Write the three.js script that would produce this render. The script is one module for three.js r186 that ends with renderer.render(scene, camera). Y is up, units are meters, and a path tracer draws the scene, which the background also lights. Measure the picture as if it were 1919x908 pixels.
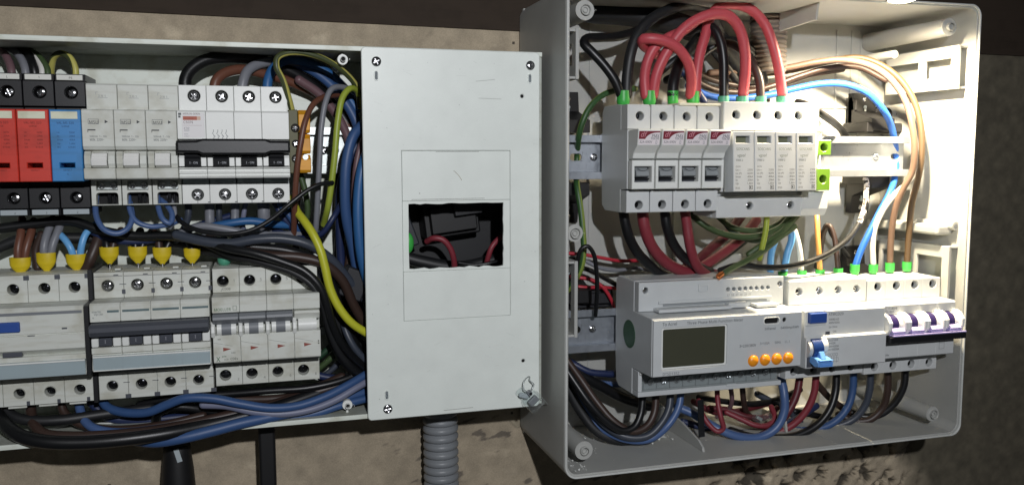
import * as THREE from 'three';
import { RoundedBoxGeometry } from 'three/addons/geometries/RoundedBoxGeometry.js';
import { Brush, Evaluator, SUBTRACTION } from 'three-bvh-csg';
import { mergeGeometries } from 'three/addons/utils/BufferGeometryUtils.js';

// ---------- camera, air, lamps, exposure ----------
// World: x along the concrete wall, y up, z out of the wall towards the viewer; the wall is z = 0. Helpers take millimetres.
const MM = 0.001;
const scene = new THREE.Scene();
const camera = new THREE.PerspectiveCamera(31.42, 1024 / 484, 0.02, 20);
camera.position.set(0, 0, 0.69);
camera.rotation.set(THREE.MathUtils.degToRad(-5.689), THREE.MathUtils.degToRad(-16.515), THREE.MathUtils.degToRad(-0.127), 'YXZ');
camera.updateMatrixWorld();
const renderer = new THREE.WebGLRenderer({ antialias: true });
renderer.toneMapping = THREE.LinearToneMapping;
renderer.toneMappingExposure = 1.0;
renderer.shadowMap.enabled = true;
scene.background = new THREE.Color(0.03, 0.031, 0.032);       // faint light of the dim room
const torch = new THREE.SpotLight(0xfafbff, 1.68, 0, 0.85, 0.6, 2);   // hand torch beside and above the lens
torch.position.set(0.06, 0.2, 0.95);
torch.target.position.set(0.14, -0.06, 0);
torch.shadow.radius = 0.5;
torch.castShadow = true; torch.shadow.mapSize.set(2048, 2048); torch.shadow.bias = -0.0005;
torch.name = 'torch_light';
scene.add(torch, torch.target);

// ---------- helpers ----------
let seed = 7;
const rnd = (a = 0, b = 1) => { seed = (seed * 1664525 + 1013904223) >>> 0; return a + (b - a) * (seed / 4294967296); };
const used = {};
const numbered = (n) => { used[n] = (used[n] ?? -1) + 1; return used[n] ? n + '_' + String(used[n]).padStart(3, '0') : n; };
function hash(x, y) { let h = (x * 374761393 + y * 668265263) | 0; h = Math.imul(h ^ (h >>> 13), 1274126177); return ((h ^ (h >>> 16)) >>> 0) / 4294967296; }
function noise(x, y, px = 1 << 20, py = 1 << 20) {
  const xi = Math.floor(x), yi = Math.floor(y), fx = x - xi, fy = y - yi, sx = fx * fx * (3 - 2 * fx), sy = fy * fy * (3 - 2 * fy);
  const w = (a, p) => ((a % p) + p) % p;
  const a = hash(w(xi, px), w(yi, py)), b = hash(w(xi + 1, px), w(yi, py)), c = hash(w(xi, px), w(yi + 1, py)), d = hash(w(xi + 1, px), w(yi + 1, py));
  return a + (b - a) * sx + (c - a) * sy + (a - b - c + d) * sx * sy;
}
function fbm(x, y, oct, p = 0) { let s = 0, a = 0.5, f = 1; for (let i = 0; i < oct; i++) { s += a * noise(x * f + (p ? 0 : i * 17.3), y * f, p ? p * f : undefined, p ? p * f : undefined); a *= 0.5; f *= 2; } return s / (1 - Math.pow(0.5, oct)); }
function tex(w, h, f, srgb) {
  const d = new Uint8Array(w * h * 4);
  for (let y = 0; y < h; y++) for (let x = 0; x < w; x++) { const c = f(x, y), o = (y * w + x) * 4; for (let k = 0; k < 3; k++) d[o + k] = Math.max(0, Math.min(255, c.length ? c[k] : c)); d[o + 3] = 255; }
  const t = new THREE.DataTexture(d, w, h); t.wrapS = t.wrapT = THREE.RepeatWrapping; t.magFilter = THREE.LinearFilter; t.minFilter = THREE.LinearMipmapLinearFilter; t.generateMipmaps = true;
  if (srgb) t.colorSpace = THREE.SRGBColorSpace; t.needsUpdate = true; return t;
}
// uv of every box-mapped part: 1 unit = 50 mm
const grainTex = tex(256, 256, (x, y) => 128 + 90 * (fbm(x / 4, y / 4, 3, 64) - 0.5) + 60 * (hash(x, y) - 0.5));
const cleanTex = tex(512, 512, (x, y) => 255 - 9 * Math.pow(fbm(x / 64, y / 64, 6, 8), 1.3) - 7 * hash(x, y), true);
const dirtTex = tex(512, 512, (x, y) => {
  const a = fbm(x / 64, y / 64, 6, 8), b = fbm(x / 128 + 5, y / 16, 4, 4), s = hash(x, y) > 0.997 ? 14 : 0, k = Math.max(0, a - 0.45) * 84 + Math.max(0, b - 0.55) * 62 + s;
  return [250 - k * 0.85 - 6 * hash(x, y), 250 - k * 0.95, 246 - k * 1.18];
}, true);
const metalTex = tex(256, 256, (x, y) => 150 + 90 * (fbm(x / 8, y / 16, 4, 32) - 0.5) + 40 * (hash(x >> 1, y) - 0.5));
[cleanTex, dirtTex].forEach((t) => t.repeat.set(0.62, 0.62));
grainTex.repeat.set(1.6, 1.6);
function M(color, roughness = 0.5, o = {}) {
  const { dirt, smooth, ...rest } = o;
  return new THREE.MeshPhysicalMaterial({ color, roughness, map: dirt ? dirtTex : cleanTex, ...(smooth ? {} : { bumpMap: grainTex, bumpScale: 0.00005 }), ...rest });
}
const mats = {
  boxWhite: M(0xe2e5df, 0.45, { dirt: 1 }), cover: M(0xeaf0ea, 0.4), boxWhiteShaded: M(0xb2b4ae, 0.5, { dirt: 1 }), boxGrey: M(0xafb0ac, 0.5), boxRim: M(0xcdcfcb, 0.5),  // inner walls of the left box: boxWhite darkened to carry their shade
  white: M(0xe6e8e4, 0.42), warmWhite: M(0xdedcd0, 0.45, { dirt: 1 }), oldWhite: M(0xd4d4d0, 0.48, { dirt: 1 }), device: M(0xd0d3d3, 0.4), deviceGrey: M(0xc4c7c8, 0.42), cream: M(0xe9e4d4, 0.55, { dirt: 1 }),
  meter: M(0xc6cacb, 0.42), stripGrey: M(0x8d9294, 0.5), midGrey: M(0x777b80, 0.5), darkGrey: M(0x4c4f57, 0.45), ledge: M(0x7d8080, 0.6, { dirt: 1 }),
  black: M(0x17181b, 0.42), softBlack: M(0x202126, 0.6), pit: M(0x0b0b0c, 0.8), label: M(0xdfe0d8, 0.6), labelDim: M(0xaab4b8, 0.6),  // pit blackens the floors of holes, their shade put into its colour
  red: M(0xd23a2c, 0.45, { dirt: 1 }), blue: M(0x3d86c8, 0.45, { dirt: 1 }), navy: M(0x2d4f9a, 0.4), lightBlue: M(0x6fa8ea, 0.4), orange: M(0xf59a22, 0.35), amber: M(0xe9a224, 0.5, { dirt: 1 }), olive: M(0x5c5a3a, 0.55),
  peGreen: M(0x6f9a2c, 0.45), purple: M(0x362a5e, 0.4), lilac: M(0xb5abdc, 0.4), glossWhite: M(0xf2f2ee, 0.22, { clearcoat: 0.5, clearcoatRoughness: 0.2 }),
  steel: new THREE.MeshStandardMaterial({ color: 0xc4c5c7, metalness: 1, roughness: 0.28, roughnessMap: metalTex, bumpMap: grainTex, bumpScale: 0.00003 }),
  shadedSteel: new THREE.MeshStandardMaterial({ color: 0x303134, metalness: 0.9, roughness: 0.42, roughnessMap: metalTex }),  // steel darkened for recessed screws, the shade of their holes in its colour
  railBlack: M(0x0d0d0f, 0.5),
  zinc: new THREE.MeshStandardMaterial({ color: 0xaab0b8, metalness: 0.75, roughness: 0.62, roughnessMap: metalTex, bumpMap: grainTex, bumpScale: 0.00003 }),
  galv: new THREE.MeshStandardMaterial({ color: 0xbfc3c6, metalness: 0.6, roughness: 0.65, map: dirtTex, roughnessMap: metalTex }),
  copper: new THREE.MeshStandardMaterial({ color: 0xd98a55, metalness: 1, roughness: 0.32 }),
  lcd: M(0x46473a, 0.2, { smooth: 1 }), clear: new THREE.MeshPhysicalMaterial({ color: 0xfafcfc, roughness: 0.04, transmission: 0.97, thickness: 0, ior: 1.45 }),
  strip: new THREE.MeshPhysicalMaterial({ color: 0xc3d2d8, roughness: 0.2, transmission: 0.45, thickness: 0, clearcoat: 0.4 }),
  conduit: M(0x82868a, 0.42), gland: M(0x121214, 0.5), green: M(0x3fae4a, 0.42), teal: M(0x4f9c7f, 0.42), yellow: M(0xe0c422, 0.45, { dirt: 1 }),
};
function boxUV(g) {
  const p = g.attributes.position, n = g.attributes.normal, uv = new Float32Array(p.count * 2);
  for (let i = 0; i < p.count; i++) {
    const ax = Math.abs(n.getX(i)), ay = Math.abs(n.getY(i)), az = Math.abs(n.getZ(i)), x = p.getX(i) / 50, y = p.getY(i) / 50, z = p.getZ(i) / 50;
    if (az >= ax && az >= ay) { uv[2 * i] = x; uv[2 * i + 1] = y; } else if (ax >= ay) { uv[2 * i] = z; uv[2 * i + 1] = y; } else { uv[2 * i] = x; uv[2 * i + 1] = z; }
  }
  g.setAttribute('uv', new THREE.BufferAttribute(uv, 2));
}
function flat(g) {
  const keep = g.userData.keepUV; let h = g.index ? g.toNonIndexed() : g;
  for (const k of Object.keys(h.attributes)) if (!['position', 'normal', 'uv'].includes(k)) h.deleteAttribute(k);
  if (!h.attributes.normal) h.computeVertexNormals();
  if (!keep) boxUV(h);
  h.morphAttributes = {}; h.clearGroups();
  return h;
}
// geometries in mm, relative to the parent's origin -> one named mesh in metres
const baseOf = new Map();   // devices are written in wall coordinates; their geometry is moved to be relative to the device's own base
function part(name, geos, material, parent, label) {
  const g = mergeGeometries([].concat(geos).map(flat)), from = baseOf.get(parent);
  if (from) g.translate(-from[0], -from[1], -from[2]);
  g.scale(MM, MM, MM);
  const m = new THREE.Mesh(g, material); m.name = name; m.castShadow = m.receiveShadow = true;
  if (label) m.userData.label = label;
  if (from) baseOf.set(m, from);
  parent.add(m); return m;
}
function device(name, label, category, base, group) { const o = thing(name, label, category, base, group); baseOf.set(o, base); return o; }
function thing(name, label, category, [x, y, z], group) {
  const o = new THREE.Group(); o.name = numbered(name); o.position.set(x * MM, y * MM, z * MM); o.userData = { label, category };
  if (group) o.userData.group = group;
  scene.add(o); return o;
}
function copyOf(o, [x, y, z], label) {
  const c = o.clone(); c.name = numbered(o.name.replace(/_\d+$/, '')); c.position.set(x * MM, y * MM, z * MM); c.userData = { ...o.userData, label }; scene.add(c); return c;
}
const box = (x0, y0, z0, x1, y1, z1, r = 0.4) => { const w = x1 - x0, h = y1 - y0, d = z1 - z0, q = Math.min(r, w / 2.1, h / 2.1, d / 2.1); return new RoundedBoxGeometry(w, h, d, 1, q).translate((x0 + x1) / 2, (y0 + y1) / 2, (z0 + z1) / 2); };
// side outline [[z, y], ...] extruded along x
function prof(pts, x0, x1, b = 0.35) {
  const s = new THREE.Shape(pts.map(([z, y]) => new THREE.Vector2(-z, y)));
  return new THREE.ExtrudeGeometry(s, { depth: x1 - x0 - 2 * b, bevelEnabled: b > 0, bevelThickness: b, bevelSize: b, bevelOffset: -b, bevelSegments: 1, curveSegments: 8 }).translate(0, 0, b).rotateY(Math.PI / 2).translate(x0, 0, 0);
}
const circlePath = (x, y, r) => new THREE.Path().absarc(x, y, r, 0, Math.PI * 2, true);
const polyPath = (pts) => new THREE.Path(pts.map(([x, y]) => new THREE.Vector2(x, y)));
const rectPath = (x0, y0, x1, y1) => polyPath([[x0, y0], [x0, y1], [x1, y1], [x1, y0]]);
function roundRect(x0, y0, x1, y1, r, P = THREE.Shape) {
  const s = new P(); s.moveTo(x0 + r, y0); s.lineTo(x1 - r, y0); s.absarc(x1 - r, y0 + r, r, -Math.PI / 2, 0); s.lineTo(x1, y1 - r); s.absarc(x1 - r, y1 - r, r, 0, Math.PI / 2); s.lineTo(x0 + r, y1); s.absarc(x0 + r, y1 - r, r, Math.PI / 2, Math.PI); s.lineTo(x0, y0 + r); s.absarc(x0 + r, y0 + r, r, Math.PI, Math.PI * 1.5); return s;
}
// face plate in x, y with holes, from z0 to z1
function plate(shape, holes, z0, z1, b = 0.25) {
  shape.holes.push(...holes);
  return new THREE.ExtrudeGeometry(shape, { depth: z1 - z0 - (b ? 2 * b : 0), bevelEnabled: b > 0, bevelThickness: b, bevelSize: b, bevelOffset: -b, bevelSegments: 1, curveSegments: 14 }).translate(0, 0, z0 + b);
}
const rectShape = (x0, y0, x1, y1) => new THREE.Shape([[x0, y0], [x1, y0], [x1, y1], [x0, y1]].map(([x, y]) => new THREE.Vector2(x, y)));
const cylZ = (x, y, z0, z1, r0, r1 = r0, seg = 28, open = false) => new THREE.CylinderGeometry(r1, r0, z1 - z0, seg, 1, open).rotateX(Math.PI / 2).translate(x, y, (z0 + z1) / 2);
const cylX = (x0, x1, y, z, r, seg = 24) => new THREE.CylinderGeometry(r, r, x1 - x0, seg).rotateZ(Math.PI / 2).translate((x0 + x1) / 2, y, z);
const lathe = (pts, seg = 28) => new THREE.LatheGeometry(pts.map(([r, y]) => new THREE.Vector2(r, y)), seg);
const crossPath = (x, y, r, w, a) => polyPath([[w, r], [w, w], [r, w], [r, -w], [w, -w], [w, -r], [-w, -r], [-w, -w], [-r, -w], [-r, w], [-w, w], [-w, r]].reverse().map(([p, q]) => [x + p * Math.cos(a) - q * Math.sin(a), y + p * Math.sin(a) + q * Math.cos(a)]));
const slotPath = (x, y, r, w, a) => polyPath([[r, w], [r, -w], [-r, -w], [-r, w]].map(([p, q]) => [x + p * Math.cos(a) - q * Math.sin(a), y + p * Math.sin(a) + q * Math.cos(a)]));
// domed screw heads, cut once and scaled
const headGeo = {};
function head(slotted) {
  if (!headGeo[slotted]) {
    const ev = new Evaluator(); ev.useGroups = false;
    const dome = new Brush(lathe([[0, -0.5], [0.96, -0.5], [0.97, 0.02], [0.9, 0.12], [0.72, 0.22], [0.45, 0.3], [0.2, 0.335], [0.001, 0.34]], 28).rotateX(Math.PI / 2));
    const bars = slotted ? [new THREE.BoxGeometry(1.7, 0.3, 0.9)] : [new THREE.BoxGeometry(1.32, 0.26, 0.9), new THREE.BoxGeometry(0.26, 1.32, 0.9)];
    let b = dome; for (const g of bars) { const k = new Brush(g.translate(0, 0, 0.4)); k.updateMatrixWorld(); b.updateMatrixWorld(); b = ev.evaluate(b, k, SUBTRACTION); }
    headGeo[slotted] = flat(b.geometry.clone());
  }
  return headGeo[slotted];
}
function screw(parent, x, y, z, r, a = 0.3, slotted = false, material = mats.steel) {
  return part('screw', head(!!slotted).clone().rotateZ(a).rotateX(rnd(-0.06, 0.06)).scale(r, r, r).translate(x, y, z + r * 0.2), material, parent);
}
const prints = {};
function print(parent, key, x0, y0, x1, y1, z, draw, o = {}) {
  const k = o.k ?? 12, w = x1 - x0, h = y1 - y0;
  if (!prints[key]) {
    const c = document.createElement('canvas'); c.width = Math.ceil(w * k); c.height = Math.ceil(h * k);
    const g = c.getContext('2d'); g.scale(k, k); g.textBaseline = 'middle'; draw(g, w, h);
    const t = new THREE.CanvasTexture(c); t.colorSpace = THREE.SRGBColorSpace; t.anisotropy = 8;
    prints[key] = new THREE.MeshStandardMaterial({ map: t, transparent: !o.solid, roughness: o.rough ?? 0.6 });
  }
  const g = new THREE.PlaneGeometry(w, h); if (o.tilt) g.rotateX(o.tilt);
  g.translate((x0 + x1) / 2, (y0 + y1) / 2, z + 0.12); g.userData.keepUV = true;
  const m = part(o.name ?? 'printed_marking', g, prints[key], parent); m.castShadow = false; return m;
}
const T = (g, s, x, y, size, color = '#26282a', o = {}) => { g.fillStyle = color; g.font = (o.style ?? '') + ' ' + size + 'px ' + (o.font ?? 'sans-serif'); g.textAlign = o.align ?? 'left'; o.w ? g.fillText(s, x, y, o.w) : g.fillText(s, x, y); };

// ---------- wires ----------
const gyTex = (() => { const t = tex(64, 64, (x, y) => { const u = y / 64; return u > 0.3 && u < 0.68 ? [58, 108, 54] : [186, 188, 74]; }, true); return t; })();
const gyPale = tex(64, 64, (x, y) => { const u = y / 64; return u > 0.25 && u < 0.55 ? [66, 74, 44] : [186, 180, 96]; }, true);
const gyDull = tex(64, 64, (x, y) => { const u = y / 64; return u > 0.25 && u < 0.6 ? [48, 82, 44] : [122, 142, 60]; }, true);
const printed = tex(256, 64, (x, y) => (noise(x / 7, y / 9) > 0.64 || hash(x >> 2, y >> 3) > 0.86) ? [26, 25, 26] : [214, 206, 202], true);  // white ground is lamp light painted on a black wire, specks are print
const W = {
  red: M(0xbd4c55, 0.45), darkRed: M(0x82303a, 0.48), maroon: M(0x5d2028, 0.45), thinRed: M(0xb62c3c, 0.4), black: M(0x131416, 0.38), softBlack: M(0x1d1e20, 0.5), brown: M(0x6a4334, 0.42), darkBrown: M(0x3a2b25, 0.45), outerTan: M(0x56442f, 0.5), tan: M(0x70594a, 0.5), orangeTan: M(0xd29a55, 0.4),
  grey: M(0x7d7f86, 0.42), lilac: M(0x767a90, 0.45), slate: M(0x3c424d, 0.42), white: M(0xdcdad4, 0.4), blue: M(0x2c5f94, 0.46), brightBlue: M(0x2a62bb, 0.36), midBlue: M(0x345280, 0.48), navy: M(0x202c50, 0.45), steelBlue: M(0x49628f, 0.4), paleBlue: M(0x6fb0e6, 0.38),
  yellow: M(0xc0c234, 0.42), yellowGreen: M(0x9cab3e, 0.42), green: M(0x3f5230, 0.5), darkGreen: M(0x22402b, 0.5), mauve: M(0x6f555a, 0.45),
  gyDull: new THREE.MeshPhysicalMaterial({ color: 0xffffff, map: gyDull, roughness: 0.45 }), gyPale: new THREE.MeshPhysicalMaterial({ color: 0xffffff, map: gyPale, roughness: 0.45 }), printed: new THREE.MeshPhysicalMaterial({ color: 0xffffff, map: printed, roughness: 0.4 }),
  gy: new THREE.MeshPhysicalMaterial({ color: 0xffffff, map: gyTex, roughness: 0.42 }),
};
function tube(pts, r, o = {}) {
  const c = new THREE.CatmullRomCurve3(pts.map(([x, y, z]) => new THREE.Vector3(x, y, z)), false, 'centripetal');
  const n = Math.max(16, Math.min(110, Math.round(c.getLength() / Math.max(1.6, r * 0.7))));
  const g = new THREE.TubeGeometry(c, n, r, 12, false), uv = g.attributes.uv, L = c.getLength();
  for (let i = 0; i < uv.count; i++) uv.setXY(i, uv.getX(i) * L / 50 * (o.striped ? 1 : 1), o.striped ? uv.getY(i) + (o.turn ?? 0) + uv.getX(i) * (o.twist ?? 0) : uv.getY(i) * r * 6.28 / 50);
  g.userData.keepUV = true;
  const out = [g];
  for (const e of [0, 1]) { const d = new THREE.SphereGeometry(r, 10, 6); d.scale(1, 1, 1).translate(...c.getPointAt(e).toArray()); out.push(d); }
  return out;
}
const rel = (pts, [x, y, z]) => pts.map((p) => [p[0] - x, p[1] - y, p[2] - z]);
function wire(label, m, r, pts, o = {}) {
  const striped = m.startsWith('gy');
  const mesh = part(numbered(o.name ?? 'wire'), tube(rel(pts, pts[0]), r, { striped, turn: o.turn, twist: o.twist }), W[m], scene);
  mesh.position.set(...pts[0].map((v) => v * MM)); mesh.userData = { label, category: o.category ?? 'wire' };
  if (o.group) mesh.userData.group = o.group;
  return mesh;
}
// one or two wires crimped into a plastic-collared end sleeve; the sleeve sits at foot, opening upwards
const sleeveGeo = (r, h, s = 1) => lathe([[0.9, -h * 0.16], [r * 0.72, -h * 0.14], [r * 0.97, h * 0.16], [r, h * 0.3], [r, h], [r * 0.86, h], [r * 0.84, h * 0.4], [0, h * 0.38]]).scale(1, 1, s);
const twinGeo = (r, h) => lathe([[1.2, -h * 0.1], [r * 0.34, 0], [r * 0.8, h * 0.3], [r * 0.96, h * 0.5], [r, h], [r * 0.88, h], [r * 0.8, h * 0.5], [0, h * 0.4]], 30).scale(1, 1, 0.62);
function ferruled(label, sleeve, foot, r, h, runs, o = {}) {
  const t = thing(o.name ?? 'wire_with_ferrule', label, o.category ?? (runs.length > 1 ? 'wire pair' : 'wire'), foot, o.group);
  part('ferrule', o.twin ? twinGeo(r, h) : sleeveGeo(r, h, o.squash ?? 1), mats[sleeve], t);
  if (o.pin) part('ferrule_pin', new THREE.CylinderGeometry(1.1, 1.1, 9, 12).translate(0, -4.5, 0), mats.steel, t);
  for (const [m, wr, pts] of runs) part('insulation', tube(rel(pts, foot), wr, { striped: m === 'gy', turn: o.turn, twist: o.twist }), W[m], t);
  return t;
}

// ---------- the setting ----------
{
  const X0 = -250, X1 = 850, Y0 = -340, Y1 = 180, TW = 2048, TH = 968;
  const deep = (x, y) => { // broken plaster under the right-hand enclosure
    const inside = THREE.MathUtils.smoothstep(x, 370, 430) * (1 - THREE.MathUtils.smoothstep(x, 590, 650)) * (1 - THREE.MathUtils.smoothstep(y, -285, -262)); return inside;
  };
  const map = tex(TW, TH, (i, j) => {
    const x = X0 + (X1 - X0) * i / TW, y = Y0 + (Y1 - Y0) * j / TH;
    const a = fbm(x / 70, y / 70, 6), b = fbm(x / 9 + 40, y / 9, 5), c = fbm(x / 28 + 9, y / 18 + 3, 4), st = fbm((x + y * 0.5) / 20, (y - x * 0.35) / 7, 4);
    let k = 0.9 + (a - 0.5) * 0.16 + (b - 0.5) * 0.2 + (hash(i, j) - 0.5) * 0.1;
    let r = 182 * k, g = 168 * k, bl = 145 * k;
    const dark = THREE.MathUtils.smoothstep(st, 0.66, 0.76) * THREE.MathUtils.smoothstep(x, 60, 140) * (y < 0 ? 1 : 0.15); r *= 1 - 0.32 * dark; g *= 1 - 0.32 * dark; bl *= 1 - 0.3 * dark;   // trowel scratches
    if (c > 0.7) { const w = Math.min(1, (c - 0.7) * 7); r += 22 * w; g += 22 * w; bl += 20 * w; }
    if (hash(i >> 2, j >> 2) > 0.9992) { r *= 0.45; g *= 0.45; bl *= 0.45; }
    const hole = deep(x, y);
    if (hole > 0) { const q = fbm(x / 13 + 70, y / 11, 5), pit = THREE.MathUtils.smoothstep(q, 0.52, 0.62) * hole; const lift = 1 + hole * 0.1 - pit * 0.62; r *= lift; g *= lift; bl *= lift; }
    const edge = x + (fbm(x / 30, y / 30, 3) - 0.5) * 46, darkSide = THREE.MathUtils.smoothstep(edge, 596, 652);   // darker tone on the right of the wall
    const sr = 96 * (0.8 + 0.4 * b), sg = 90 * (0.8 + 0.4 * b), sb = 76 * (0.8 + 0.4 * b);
    return [r + (sr - r) * darkSide, g + (sg - g) * darkSide, bl + (sb - bl) * darkSide];
  }, true);
  map.wrapS = map.wrapT = THREE.MirroredRepeatWrapping;
  const g = new THREE.PlaneGeometry(2200, 1040, 880, 416); g.translate(300, -80, 0);
  const p = g.attributes.position, uv = g.attributes.uv;
  for (let i = 0; i < p.count; i++) {
    const x = p.getX(i), y = p.getY(i);
    let z = -1.6 * fbm(x / 30, y / 30, 4) - 0.5 * fbm(x / 5 + 31, y / 5, 3);
    const h = deep(x, y); if (h > 0) z -= h * (9 * THREE.MathUtils.smoothstep(fbm(x / 13 + 70, y / 11, 5), 0.48, 0.62) + 3 * fbm(x / 6, y / 6, 3));
    p.setZ(i, z); uv.setXY(i, (x - X0) / (X1 - X0), (y - Y0) / (Y1 - Y0));
  }
  g.computeVertexNormals(); g.scale(MM, MM, MM);
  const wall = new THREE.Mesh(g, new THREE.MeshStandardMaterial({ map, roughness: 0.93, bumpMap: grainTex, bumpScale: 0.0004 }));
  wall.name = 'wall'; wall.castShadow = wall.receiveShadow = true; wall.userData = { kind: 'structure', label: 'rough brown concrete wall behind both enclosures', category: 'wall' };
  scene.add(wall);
  const shadeBoard = thing('ceiling_shade_board', 'dark brown board painted as the shade along the wall above both enclosures', 'shadeBoard', [200, 102.6, 0]);  // thin dark board standing in for the shade band above both boxes
  shadeBoard.userData.kind = 'structure'; shadeBoard.rotation.z = -0.0082;
  part('board', box(-1100, 0, -3, 1300, 190, 1.1, 0.4), M(0x35291f, 0.85, { dirt: 1 }), shadeBoard);
}

// ---------- left-hand distribution box ----------
{
  const t = thing('distribution_box', 'wide white distribution box with its left cover taken off, full of old breakers', 'distribution box', [0, 0, 0]);
  part('back_panel', box(-300, -188, 1.5, 206, 76, 4, 0.3), mats.boxWhite, t);
  part('top_side', box(-300, 73.4, 4.1, 206, 76.6, 73.9, 0.3), mats.boxWhiteShaded, t);
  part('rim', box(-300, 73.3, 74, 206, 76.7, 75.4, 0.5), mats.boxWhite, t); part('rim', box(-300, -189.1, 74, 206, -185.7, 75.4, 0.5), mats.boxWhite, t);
  const bottom = part('bottom_side', box(-300, -189, 4.1, 206, -185.8, 73.9, 0.3), mats.boxWhiteShaded, t);
  part('left_side', box(-303, -189, 1.5, -300.1, 76.6, 75.3, 0.4), mats.boxWhiteShaded, t);
  part('right_side', box(202.5, -185.6, 4.1, 205.8, 73.2, 75, 0.6), mats.boxWhiteShaded, t);
  for (const [x, y] of [[60.8, 68], [58.9, -179.8]]) {
    const b = part('screw_post', [plate(new THREE.Shape().absarc(x, y, 4.6, 0, 6.2832), [circlePath(x, y, 1.5)], 68, 72, 0.4), cylZ(x, y, 4, 68, 3.6), box(x - 0.8, Math.min(y, y * 1.06), 6, x + 0.8, Math.max(y, y * 1.06), 66, 0.2)], mats.white, t);
    part('post_hole', cylZ(x, y, 66.5, 68.6, 1.45), mats.pit, b);
  }
  for (const x of [-141, -103, -62]) {   // knock-out discs in the floor of the box
    const ring = lathe([[13.2, 0], [15.2, 0], [15.2, 0.9], [13.2, 0.9], [13.2, 0]], 40).translate(x, -185.7, 31);
    part('knockout', ring, mats.white, bottom);
  }
  for (const [y, n] of [[5, 'upper'], [-119, 'lower']]) {
    const r = thing('mounting_rail', n === 'upper' ? 'galvanised mounting rail under the upper breaker row of the left box' : 'galvanised mounting rail hidden behind the lower breaker row of the left box', 'rail', [-260, y, 14.5]);
    part('web', plate(rectShape(0, -12.6, 445, 12.6), [roundRect(310.5, -3, 321.5, 3, 2.9, THREE.Path), roundRect(338, -3, 349, 3, 2.9, THREE.Path)], 0, 1.2, 0.1), mats.galv, r);
    for (const s of [1, -1]) part('flange', [box(0, s > 0 ? 11.5 : -12.7, 1.1, 445, s > 0 ? 12.7 : -11.5, 7.5, 0.2), box(0, s > 0 ? 11.6 : -17.5, 6.4, 445, s > 0 ? 17.5 : -11.6, 7.6, 0.2)], mats.galv, r);
    screw(r, 309.5, 0, 1.4, 3.3, 0.5);
    part('standoff', [box(15, -8, -11.6, 30, 8, -0.1), box(400, -8, -11.6, 415, 8, -0.1)], mats.boxWhite, r);
  }
}
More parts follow.
